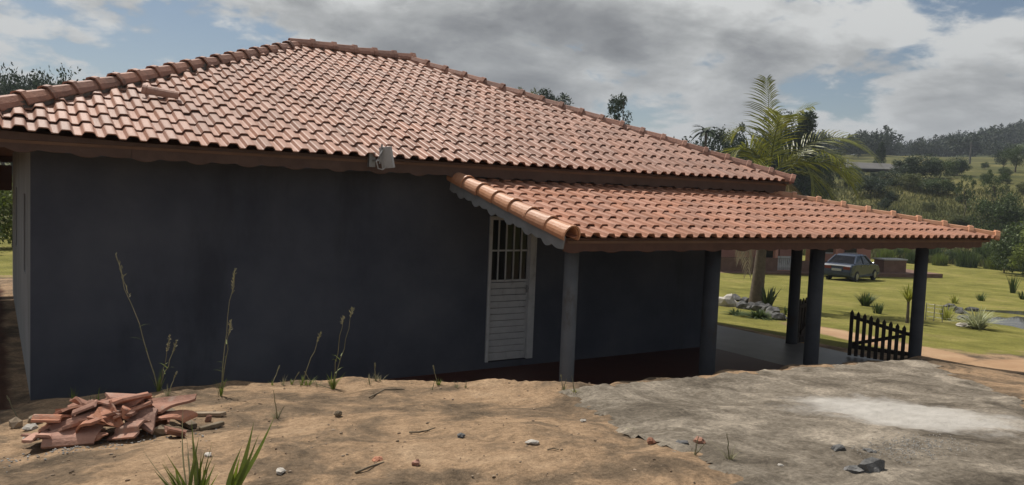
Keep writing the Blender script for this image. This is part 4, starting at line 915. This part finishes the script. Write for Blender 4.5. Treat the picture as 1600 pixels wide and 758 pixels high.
# valley and hillside
VB = [(1378, 222, 150, 'conifer', 'dark', 1.3, 'dark columnar tree group right behind the far shed'), (1440, 232, 120, 'bush', 'dark', 1.5, 'largest dark tree cluster in the valley right of the shed'), (1415, 240, 124, 'bush', 'dark', 1.5, 'dark tree right of the far shed roof'), (1470, 238, 122, 'bush', 'bush', 1.4, 'mid green tree at the right of the valley cluster'), (1498, 240, 130, 'bush', 'dark', 1.4, 'dark tree at the right end of the valley cluster'),
      (1424, 262, 108, 'bush', 'olive', 1.6, 'pale olive round bush in front of the dark valley trees'), (1362, 268, 104, 'bush', 'dark', 1.9, 'dark spreading bush below the far shed'), (1392, 262, 112, 'bush', 'dark', 1.8, 'dark bush between the shed and the pale bush'), (1468, 270, 106, 'bush', 'bush', 1.8, 'green bush right of the pale olive bush'), (1340, 262, 112, 'bush', 'dark', 1.8, 'dark bush left under the far shed'),
      (1512, 272, 92, 'open', 'bush', .6, 'slim young tree alone in the pasture'), (1560, 262, 96, 'open', 'bush', .8, 'loose tree in the pasture near the right edge'), (1566, 282, 86, 'bush', 'bush', 1.0, 'dense green bush casting shade in the pasture near the right edge'), (1590, 225, 150, 'round', 'bush', 1.1, 'green tree on the slope at the right edge'), (1570, 232, 158, 'round', 'dark', 1.0, 'dark green tree left of the one at the slope edge'), (1540, 250, 160, 'bush', 'bush', 1.1, 'low green bush on the upper pasture')]
for i, (px, top, rg_, kd, mt, wx, lab) in enumerate(VB): tree_px('valley_tree', lab, 'tree', px, top, rg_, kd, mt, i, wx, 'trees of the valley')
rg = random.Random(21)
for i in range(84):
    px, r_ = rg.uniform(1255, 1640), rg.choice((78, 84, 90, 96, 102, 110, 118, 128, 140)); p = at(px, 350, r_)
    tree('pasture_bush', 'small wild bush scattered over the pasture slope', 'bush', (p.x, p.y, 0), rg.uniform(.6, 1.9), 'bush', rg.choice(('bush', 'olive', 'olive', 'dark')), i, rg.uniform(.9, 1.5), 'wild bushes of the pasture')
# wooded ridge
def wood(name, n, fn, h0, h1, mat_, seed):
    cm = [crown_mesh('round', s_, M[mat_]) for s_ in (2, 5)]; rg_ = random.Random(seed); Vs = []; n0 = 0
    A = [np.array([v.co for v in c_.vertices]) for c_ in cm]; A = [a.reshape(-1, 4, 3)[::6].reshape(-1, 3) for a in A]
    A = [(a.reshape(-1, 4, 3)+(a.reshape(-1, 4, 3)-a.reshape(-1, 4, 3).mean(1, keepdims=True))*1.5).reshape(-1, 3) for a in A]
    for i in range(n):
        X, Y = fn(rg_); h = rg_.uniform(h0, h1); a = rg_.uniform(0, 6.28); ca, sa = math.cos(a), math.sin(a); q_ = A[i % 2]*np.array((h*.95, h*.95, h)); q_ = q_ @ np.array(((ca, sa, 0), (-sa, ca, 0), (0, 0, 1))); Vs.append(q_+np.array((X, Y, gz(X, Y)-h*.2)))
    V = np.concatenate(Vs); o = link(name, np_mesh(name, V, np.arange(len(V)).reshape(-1, 4), M[mat_])); stuff(o)
def ridge_pt(rg_):
    b = rg_.uniform(.40, .72); r_ = rg_.uniform(365, 450) if rg_.random() < .85 else rg_.uniform(260, 340)
    return CAM.x+r_*math.sin(YAW+b), CAM.y+r_*math.cos(YAW+b)
wood('ridge_forest', 430, ridge_pt, 3.5, 12, 'forest', 3)
def low_pt(rg_):
    b = rg_.uniform(.30, .44); r_ = rg_.uniform(210, 330); return CAM.x+r_*math.sin(YAW+b), CAM.y+r_*math.cos(YAW+b)
wood('valley_forest', 60, low_pt, 6, 9, 'forest', 8)
def tall_grass():
    g_ = np.random.default_rng(5); n = 34000
    b = g_.uniform(.26, .74, n); r_ = 71+42*g_.random(n)**1.3; X, Y = CAM.x+r_*np.sin(YAW+b), CAM.y+r_*np.cos(YAW+b); Z = G(X, Y)
    h = g_.uniform(.15, .5, n); w_ = g_.uniform(.03, .09, n); a = g_.uniform(0, 6.28, n); cx_, cy_ = np.cos(a)*w_, np.sin(a)*w_; l1, l2 = g_.normal(0, .1, n), g_.normal(0, .1, n)
    P = np.stack([np.stack([X-cx_, Y-cy_, Z-.05], 1), np.stack([X+cx_, Y+cy_, Z-.05], 1), np.stack([X+cx_*.5+l1, Y+cy_*.5+l2, Z+h], 1), np.stack([X-cx_*.5+l1, Y-cy_*.5+l2, Z+h*.9], 1)], 1).reshape(-1, 3)
    stuff(link('pasture_grass', np_mesh('pasture_grass', P, np.arange(n*4).reshape(-1, 4), M['tallgrass'])))
tall_grass()
# hedge behind the lawn
for i, px in enumerate(range(1385, 1625, 14)):
    p = at(px, 395, 70+2*(i % 3)); kd = ('reed', 'bush', 'reed')[i % 3]
    tree('lawn_hedge_shrub', 'dense shrub of the wild hedge along the back of the lawn', 'shrub', (p.x, p.y, 0), rg.uniform(1.0, 1.7), kd, ('bright', 'bush', 'bright', 'bush')[i % 4], i, 1.1, 'hedge shrubs behind the lawn')
for i, (px, top, rg_, mt, lab) in enumerate(((1608, 325, 64, 'bush', 'large leafy shrub at the right edge beyond the porch'), (1640, 320, 60, 'bright', 'leafy shrub cut off by the right edge'), (1574, 362, 66, 'bush', 'lower leafy shrub beside the end of the porch roof'))):
    tree_px('leafy_shrub', lab, 'shrub', px, top, rg_, 'bush', mt, i, .95)
# left of the house, seen past the side wall
for i, (x_, y_, h, lab) in enumerate(((-1.2, 22, 3.2, 'dark shrub seen past the left side wall'), (-2.6, 25, 4.5, 'dark tree seen past the left side wall'), (.3, 24, 3.6, 'green shrub beyond the rear of the side wall'))):
    tree('yard_shrub', lab, 'shrub', (x_, y_, 0), h, 'bush', ('bush', 'dark', 'bright')[i], i, .9)
# ------------------------------------------------------------------ garden palm
pb = gp(1180, 476)
palm = thing('palm_tree', 'garden palm with feathery fronds rising behind the porch roof', 'palm', pb)
kp = (pb-CAM).dot(fw)/FPX
def P(dx, dy, dd=0): return rx*(dx*kp)+Vector((0, 0, -dy*kp))+ry*dd   # offset in photo pixels at the palm's depth
tk = MB(); pts, rad = [], []
for i in range(41):
    u_ = i/40; pts.append(P(8*u_**.8, -180*u_)-Vector((0, 0, .1*(1-u_)))); rad.append((.235-.11*min(1, u_*1.5))*(1+.035*(i % 2)))
tk.tube(pts, rad, 14); tk.build('trunk', M['palmtrunk'], palm, smooth=True)
crown = P(8, -180)
MB().tube([crown-Vector((0, 0, .15)), crown+Vector((0, 0, .35)), crown+Vector((0, 0, .75))], [.13, .11, .06], 10).build('crownshaft', M['grassg'], palm, smooth=True)
def frond(tipoff, ctrl, mat_='palmleaf', ll=1.1, n=36, seed=0, dead=False):
    rg_ = random.Random(seed); b0 = crown+Vector((0, 0, .4)); c_ = b0+ctrl; e_ = b0+tipoff; mb = MB()
    pt = lambda u_: b0*(1-u_)**2+c_*2*u_*(1-u_)+e_*u_*u_
    pts_ = [pt(i/14) for i in range(15)]; mb.tube(pts_, [.022*(1-.85*i/14) for i in range(15)], 5)
    tw = rg_.uniform(-.5, .5)
    for i in range(n):
        u_ = .14+.86*i/n; p = pt(u_); tg = (pt(min(1, u_+.02))-pt(u_-.02)).normalized(); sd_ = tg.cross(Vector((0, 0, 1)))
        if sd_.length < .25: sd_ = tg.cross(ry)
        sd_.normalize(); sd_ = Matrix.Rotation(tw, 3, tg) @ sd_; nr = sd_.cross(tg).normalized()
        L_ = ll*(.35+.65*math.sin(math.pi*min(1, .16+u_*.86)))*rg_.uniform(.85, 1.1)
        for s_ in (-1, 1):
            d_ = (sd_*s_*.8+tg*(.55+.35*u_)+nr*.22+Vector((rg_.gauss(0, .06), rg_.gauss(0, .06), rg_.gauss(0, .06)))).normalized(); dr = .32 if not dead else 1.1
            q_ = [p+d_*L_*t_+Vector((0, 0, -dr*L_*t_*t_)) for t_ in (0, .35, .7, 1)]; wv = d_.cross(nr).normalized()
            mb.ribbon(q_, [.014, .036, .026, .003], wv)
    mb.build('frond', M[mat_], palm)
fr_ = [((-8, -152, .2), (-2, -110, .1)), ((66, -112, .2), (8, -95, .1)), ((165, -30, -.2), (90, -110, -.1)), ((125, 30, -.8), (100, -60, -.4)), ((2, -90, -.9), (4, -95, -.3)), ((-50, -62, .6), (-30, -100, .3)),
       ((-72, 0, -.5), (-45, -85, -.2)), ((-48, 25, -1.1), (-40, -60, -.6)), ((52, 34, -1.3), (48, -60, -.8)), ((150, 5, .7), (95, -90, .4)), ((100, 46, -.3), (80, -30, -.2))]
for i, (a, b_) in enumerate(fr_): frond(P(*a), P(*b_), seed=i)
for i, (a, b_) in enumerate((((-28, 150, -.4), (-40, 10, -.3)), ((-34, 130, .1), (-45, 0, 0)), ((62, 105, .3), (70, 5, .2)), ((70, 98, -.2), (60, 0, 0)))): frond(P(*a), P(*b_), 'palmdry', .5, 44, 40+i, True)
# stones ringed round the palm and the planting on them
rs = random.Random(9)
for i, (px, py, a_, lab) in enumerate(((1135, 478, .34, 'pale block at the left end of the stone ring'), (1158, 482, .22, None), (1172, 484, .2, None), (1186, 486, .24, None), (1200, 488, .22, None), (1148, 470, .22, None), (1165, 474, .2, None), (1208, 494, .26, None), (1192, 480, .2, None), (1216, 500, .2, None))):
    p = gp(px, py); o = MB().blob((0, 0, 0), (a_, a_*.8, a_*.75), i, 2, .25).build('ring_stone', M['limestone' if i == 0 else 'stone'], mw=Matrix.Translation((p.x, p.y, p.z+a_*.3)) @ Matrix.Rotation(i, 4, 'Z')); tag(o, lab or 'grey stone in the ring round the palm trunk', 'stone', None if lab else 'stones round the palm')
def tuft(name, label, px, py, n, h, wd, mat_, spread, seed, cat='plant', stem=0., droop=.3):
    rg_ = random.Random(seed); p = gp(px, py); t = thing(name, label, cat, p); mb = MB()
    if stem: MB().tube([(0, 0, -.05), (.01, 0, stem*.5), (0, 0, stem)], [.05, .04, .035], 7).build('stem', M['bark'], t)
    for i in range(n):
        a = rg_.uniform(0, 6.28); d_ = Vector((math.cos(a), math.sin(a), 0)); l_ = h*rg_.uniform(.6, 1.1); s_ = rg_.uniform(.15, spread); o_ = Vector((0, 0, stem))+d_*rg_.uniform(0, .12 if not stem else .02)
        mb.ribbon([o_+d_*l_*s_*q_**1.2+Vector((0, 0, l_*(q_-droop*s_*q_*q_)-.02)) for q_ in (0, .25, .5, .75, 1)], wd*rg_.uniform(.7, 1.2), d_.cross(Vector((0, 0, 1))))
    mb.build('leaves', M[mat_], t); return t
tuft('ground_cover', 'low dark green plants creeping over the stone ring', 1185, 497, 240, .3, .06, 'bush', 2.6, 1, droop=.35)
tuft('ground_cover', 'creeping green plants at the left of the stone ring', 1150, 492, 120, .22, .05, 'bush', 2.6, 2, droop=.35)
tuft('leafy_plant', 'slender leafy plant right of the palm trunk', 1198, 482, 40, .75, .10, 'dark', .55, 3)
tuft('grass_shrub', 'rounded grassy clump on the lawn left of the yellow plant', 1352, 478, 170, .55, .04, 'bush', .9, 4)
tuft('grass_shrub', 'small dark grass clump between the gate and rounded clump', 1371, 490, 70, .42, .035, 'bush', .6, 5)
tuft('yellow_spiky_plant', 'yellow green spiky plant on a stem left of the corner post', 1417, 505, 60, .5, .06, 'yucca', 1.1, 6, stem=.62)
tuft('striped_plant', 'pale striped leafed clump at the edge of the pond', 1527, 514, 190, .75, .045, 'varieg', 1.5, 7, droop=.5)
tuft('yellow_plant', 'yellow green plant on the bank left of the pond', 1478, 500, 50, .55, .05, 'yucca', .7, 8)
tuft('yellow_plant', 'small yellow plant on top of the dark pond bank', 1492, 474, 30, .4, .06, 'yucca', .9, 9)
tuft('reed_plant', 'upright dark plant behind the pond at the right', 1582, 458, 40, 1.1, .05, 'bush', .4, 10)
tuft('reed_plant', 'short dark tuft behind the pond', 1533, 470, 40, .45, .04, 'bush', .8, 11)
tuft('reed_plant', 'dark tuft at the right edge behind the pond', 1598, 468, 40, .5, .05, 'bush', .8, 12)
tuft('leafy_sprig', 'small sprig on the grass right of the stone ring', 1228, 492, 20, .3, .04, 'bush', .8, 13)
# ------------------------------------------------------------------ pond
pc_ = Vector((CAM.x+PR*math.sin(YAW+PB), CAM.y+PR*math.cos(YAW+PB), 0)); zw = gz(pc_.x, pc_.y)+.38
n_ = 48; structure(mesh and link('pond_water', mesh('pond_water', [(pc_.x+5.0*math.cos(2*math.pi*k/n_), pc_.y+5.0*math.sin(2*math.pi*k/n_), zw) for k in range(n_)], [tuple(range(n_))], M['water'])))
for i, (px, py, a_) in enumerate(((1492, 486, .22), (1502, 490, .2), (1508, 500, .2), (1485, 480, .18), (1520, 486, .22))):
    p = gp(px, py); o = MB().blob((0, 0, 0), (a_, a_, a_*.6), i+4, 2, .3).build('pond_stone', M['stone'], mw=Matrix.Translation((p.x, p.y, p.z+.03))); tag(o, 'dark rough stone on the far bank of the pond', 'stone', 'stones of the pond bank')
p = gp(1508, 510); o = MB().blob((0, 0, 0), (.3, .2, .08), 3, 2, .25).build('pond_stone', M['limestone'], mw=Matrix.Translation((p.x, p.y, p.z+.03))); tag(o, 'white flat stone beside the striped plant at the pond', 'stone')
a_, b_ = gp(1446, 500), gp(1472, 504)
wf_ = thing('wire_fence', 'low thin wire frame on the grass right of the corner post', 'fence', a_); dv = b_-a_
for k in (0, .5, 1): MB().tube([dv*k+Vector((0, 0, -.05)), dv*k+Vector((0, 0, .5))], .012, 6).build('stake', M['metal'], wf_)
for z_ in (.12, .25, .38, .48): MB().tube([Vector((0, 0, z_)), dv+Vector((0, 0, z_))], .006, 5).build('wire', M['metal'], wf_)
# ------------------------------------------------------------------ parked car
cp = gp(1330, 437); hd = YAW+math.atan2(530, FPX)*1.0+R(21)        # heading measured from +Y towards +X
car = thing('parked_car', 'dark grey sedan parked on the lawn seen from its rear corner', 'car', cp, -hd); car.scale = (.93, .93, .93)
def car_parts():
    # local: y forward, x right, z up
    prof = [(-2.12, .32), (-2.18, .55), (-2.14, .86), (-2.02, .98), (-1.55, 1.02), (1.0, .94), (1.75, .86), (2.1, .68), (2.16, .42), (2.1, .28), (1.75, .24), (-1.9, .24)]
    def loft(pr, wfun, inset):
        v = []; secs = [(-1, inset), (-.93, .0), (.93, .0), (1, inset)]
        return secs
    mb = MB(); bm = bmesh.new(); rings = []
    cyv = sum(p_[0] for p_ in prof)/len(prof); czv = .6
    for sx, k in ((-.86, .90), (-.85, .97), (-.78, 1.0), (.78, 1.0), (.85, .97), (.86, .90)):
        rings.append([Vector((sx*(1-.06*(abs(y_)/2.1)**3), cyv+(y_-cyv)*(1-(1-k)*.35), czv+(z_-czv)*k)) for y_, z_ in prof])
    n = len(prof); v = [q_ for r_ in rings for q_ in r_]; f = [tuple(range(n)), tuple(range(6*n-1, 5*n-1, -1))]
    for i in range(5):
        for k in range(n): f.append((i*n+k, (i+1)*n+k, (i+1)*n+(k+1) % n, i*n+(k+1) % n))
    mb.add(v, f); o_ = mb.build('body', M['carp'], car, smooth=False)
    bv = o_.modifiers.new('b', 'BEVEL'); bv.width = .05; bv.segments = 2; bv.limit_method = 'ANGLE'
    # cabin: roof on pillars with glass inset
    base = [(-1.62, 1.0, .74), (.98, .93, .74)]; top = [(-.98, 1.43, .56), (.25, 1.44, .56)]
    B = [Vector((s_*b_[2], b_[0], b_[1])) for b_ in base for s_ in (-1, 1)]; T_ = [Vector((s_*t_[2], t_[0], t_[1])) for t_ in top for s_ in (-1, 1)]
    V = B+T_; MB().add(V, [(0, 1, 5, 4), (1, 3, 7, 5), (3, 2, 6, 7), (2, 0, 4, 6)]).build('window', M['glassd'], car)
    rf = MB(); rf.add([T_[0]+Vector((-.01, -.04, -.02)), T_[1]+Vector((.01, -.04, -.02)), T_[3]+Vector((.01, .04, -.02)), T_[2]+Vector((-.01, .04, -.02)), Vector((-.47, -.85, 1.5)), Vector((.47, -.85, 1.5)), Vector((.47, .12, 1.5)), Vector((-.47, .12, 1.5))], [(0, 1, 5, 4), (1, 2, 6, 5), (2, 3, 7, 6), (3, 0, 4, 7), (4, 5, 6, 7), (3, 2, 1, 0)]); rf.build('roof_panel', M['carp'], car, smooth=False)
    for s_, a, b__ in ((-1, 0, 4), (1, 1, 5), (-1, 2, 6), (1, 3, 7)): MB().tube([V[a]+Vector((s_*.012, 0, 0)), V[b__]+Vector((s_*.012, 0, 0))], [.06, .045], 6).build('pillar', M['carp'], car)
    for s_ in (-1, 1): MB().tube([(s_*.745, -.28, .98), (s_*.575, -.3, 1.44)], .035, 6).build('pillar', M['carp'], car)
    for s_ in (-1, 1):
        for yy in (-1.35, 1.32):
            wh = link('wheel', None, car, loc=(s_*.74, yy, .31))
            MB().tube([(-.1, 0, 0), (-.085, 0, 0), (.085, 0, 0), (.1, 0, 0)], [.27, .31, .31, .27], 20).build('tyre', M['rubber'], wh)
            MB().tube([(s_*.09, 0, 0), (s_*.108, 0, 0)], [.2, .18], 12).build('rim', M['rim'], wh)
        MB().box((s_*.52-.16, -2.19, .72), (s_*.52+.2*1, -2.08, .88)).build('tail_lamp', M['tail'], car)
        MB().blob((s_*.92, .72, 1.0), (.1, .06, .07), 2, 1, .05).build('side_mirror', M['carp'], car)
        for yy in (-.85, .15): MB().box((s_*.858-.012, yy, .84), (s_*.858+.012, yy+.16, .87)).build('door_handle', M['rim'], car)
    MB().box((-.72, -2.23, .4), (.72, -2.1, .58)).build('rear_bumper', M['carp'], car)
    MB().box((-.26, -2.245, .62), (.26, -2.15, .74)).build('licence_plate', M['cable'], car)
    MB().box((-.45, -2.2, .885), (.45, -2.12, .91)).build('boot_trim', M['rim'], car)
car_parts()
# ------------------------------------------------------------------ neighbouring house beyond the lawn
nb0 = gp(1118, 424); dirn = (at(1375, 424, 60)-at(1118, 424, 52)); dirn.z = 0
nx_ = dirn.normalized(); ny_ = Vector((-nx_.y, nx_.x, 0)); nl = dirn.length
Mn = Matrix((nx_, ny_, Vector((0, 0, 1)))).transposed().to_4x4(); Mn.translation = Vector((nb0.x, nb0.y, gz(nb0.x, nb0.y)))
nh = link('neighbour_house', None, mw=Mn); tag(nh, 'pink rendered house with white balustrade behind the parked car', 'house')
U = nl/257.          # metres for one photo pixel along the front
b = MB(); b.box((-6*U, 2.0, -.6), (82*U, 2.2, 3.0)); b.box((112*U, 2.0, -.6), (128*U, 2.2, 3.0)); b.box((128*U, 2.0, 2.2), (160*U, 2.2, 3.0)); b.box((82*U, 2.0, 2.3), (112*U, 2.2, 3.0)); b.box((160*U, 2.0, -.6), (245*U, 2.2, 3.0)); b.box((-6*U, 2.2, -.6), (-5*U, 8, 3.0)); b.box((244*U, 2.2, -.6), (245*U, 8, 3.0)); b.build('wall', M['pink'], nh)
MB().box((-6*U, .3, -.8), (84*U, .5, .75)).build('low_wall', M['brownwall'], nh)
MB().box((110*U, .3, -.8), (165*U, .5, .6)).build('low_wall', M['brownwall'], nh)
lw = MB().box((225*U, -.2, -.8), (258*U, .6, .75)).build('low_wall', M['brownwall'], nh); MB().box((224*U, -.25, .75), (259*U, .65, .82)).build('coping', M['white'], lw)
bl = MB().box((84.5*U, .3, -.8), (109.5*U, .5, .05)).build('balustrade_base', M['pink'], nh); MB().box((84.5*U, .32, .75), (109.5*U, .48, .85)).build('handrail', M['white'], nh)
for i in range(9):
    xx = (86+2.7*i)*U; MB().tube([(xx, .4, .05), (xx, .4, .25), (xx, .4, .45), (xx, .4, .75)], [.05, .085, .055, .05], 8).build('baluster', M['white'], nh)
for x0_, x1_ in ((8, 20), (172, 190), (205, 222)):
    wn_ = MB().box((x0_*U, 1.93, 1.0), (x1_*U, 1.985, 2.2)).build('window', M['glassd'], nh); MB().box((x0_*U-.06, 1.9, .92), (x1_*U+.06, 1.992, 1.0)).build('window_sill', M['white'], wn_)
MB().box((84*U, 2.05, -.4), (110*U, 2.1, 2.29)).build('doorway', M['glassd'], nh)
rf = MB(); x0_, x1_ = -12*U, 252*U; rf.add([(x0_, -.3, 2.75), (x1_, -.3, 2.75), (x1_, 10, 2.75), (x0_, 10, 2.75), (x0_+4, 4.8, 3.9), (x1_-4, 4.8, 3.9)], [(0, 1, 5, 4), (1, 2, 5), (2, 3, 4, 5), (3, 0, 4), (3, 2, 1, 0)]); rf.build('roof', M['ptile'], nh)
for xx in (-2, 83, 111, 166): MB().box((xx*U-.1, .35, -.8), (xx*U+.1, .55, 2.72)).build('veranda_post', M['pink'], nh)
structure(MB().box((-8*U, -.9, -.5), (300*U, 2.0, .02), Mn).build('neighbour_paving', M['brownwall']))
# far shed, poles
sp_ = at(1362, 276, 138); sp_.z = gz(sp_.x, sp_.y); sx_ = Vector((rt.x, rt.y, 0)).normalized(); Ms = Matrix((sx_, Vector((-sx_.y, sx_.x, 0)), Vector((0, 0, 1)))).transposed().to_4x4(); Ms.translation = sp_
sh = link('far_shed', None, mw=Ms); tag(sh, 'open grey roofed shed among trees across the valley', 'shed')
top = at(1362, 252, 138).z-sp_.z
rf = MB(); rf.add([(-5.6, -1.5, top-1.3), (5.5, -1.5, top-1.1), (5.0, 5, top), (-3, 5, top), (-5.6, -1.5, top-1.42), (5.5, -1.5, top-1.22), (5.0, 5, top-.12), (-3, 5, top-.12)], [(0, 1, 2, 3), (7, 6, 5, 4), (0, 4, 5, 1), (1, 5, 6, 2), (2, 6, 7, 3), (3, 7, 4, 0)]); rf.build('roof', M['shedroof'], sh)
for xx in (-5.2, -4.0, -3.0, -2.2, 1.5, 5.0): MB().box((xx-.12, -1.2, -1.5), (xx+.12, -.96, top-1.35)).build('post', M['pole'], sh)
MB().box((-4.5, 4.2, -1.5), (4.5, 4.4, top-.4)).build('wall', M['brownwall'], sh)
for px, top_, bot, rg_, lab in ((1516, 222, 246, 190, 'thin utility pole standing on the far slope'), (1324, 249, 262, 136, 'pale post left of the far shed')):
    p = at(px, bot, rg_); z1 = at(px, top_, rg_).z; z0 = gz(p.x, p.y)-.3
    t = thing('utility_pole' if rg_ > 150 else 'pale_post', lab, 'pole', (p.x, p.y, z0)); MB().tube([(0, 0, 0), (0, 0, z1-z0)], [.2, .15], 8).build('shaft', M['pole' if rg_ > 150 else 'white'], t); MB().box((-.7, -.07, z1-z0-.7), (.7, .07, z1-z0-.55)).build('crossarm', M['pole'], t)
# far small palm over the dark trees
p = at(1102, 230, 80); z0 = gz(p.x, p.y); zc_ = at(1102, 205, 80).z; t = thing('far_palm', 'small distant palm rising above the dark trees', 'palm', (p.x, p.y, z0))
MB().tube([(0, 0, 0), (0, 0, zc_-z0)], [.18, .12], 8).build('trunk', M['bark'], t)
mb = MB(); rg = random.Random(2)
for i in range(26):
    a = rg.uniform(0, 6.28); e_ = rg.uniform(-.3, 1.1); d_ = Vector((math.cos(a), math.sin(a), 0)); l_ = rg.uniform(1.3, 1.9)
    mb.ribbon([Vector((0, 0, zc_-z0))+d_*l_*q_*math.cos(e_*(1-q_*.3))+Vector((0, 0, l_*(q_*math.sin(e_)-.6*q_*q_))) for q_ in (0, .25, .5, .75, 1)], [.12, .4, .45, .35, .05], d_.cross(Vector((0, 0, 1))))
mb.build('crown', M['dark'], t)

# ------------------------------------------------------------------ air
def haze():
    ma = bpy.data.materials.new('haze_air'); ma.use_nodes = True; nt = ma.node_tree; nt.nodes.clear()
    out = N(nt, 'ShaderNodeOutputMaterial'); v = N(nt, 'ShaderNodeVolumePrincipled'); v.inputs['Color'].default_value = (.80, .88, 1, 1); v.inputs['Density'].default_value = HAZE; v.inputs['Anisotropy'].default_value = .2
    nt.links.new(v.outputs[0], out.inputs['Volume'])
    o = MB().box((-900, -620, GV[:, 2].min()-1), (1060, 1060, max(GV[:, 2].max(), 20)+25)).build('haze', ma); stuff(o)
HAZE = .0004
haze()
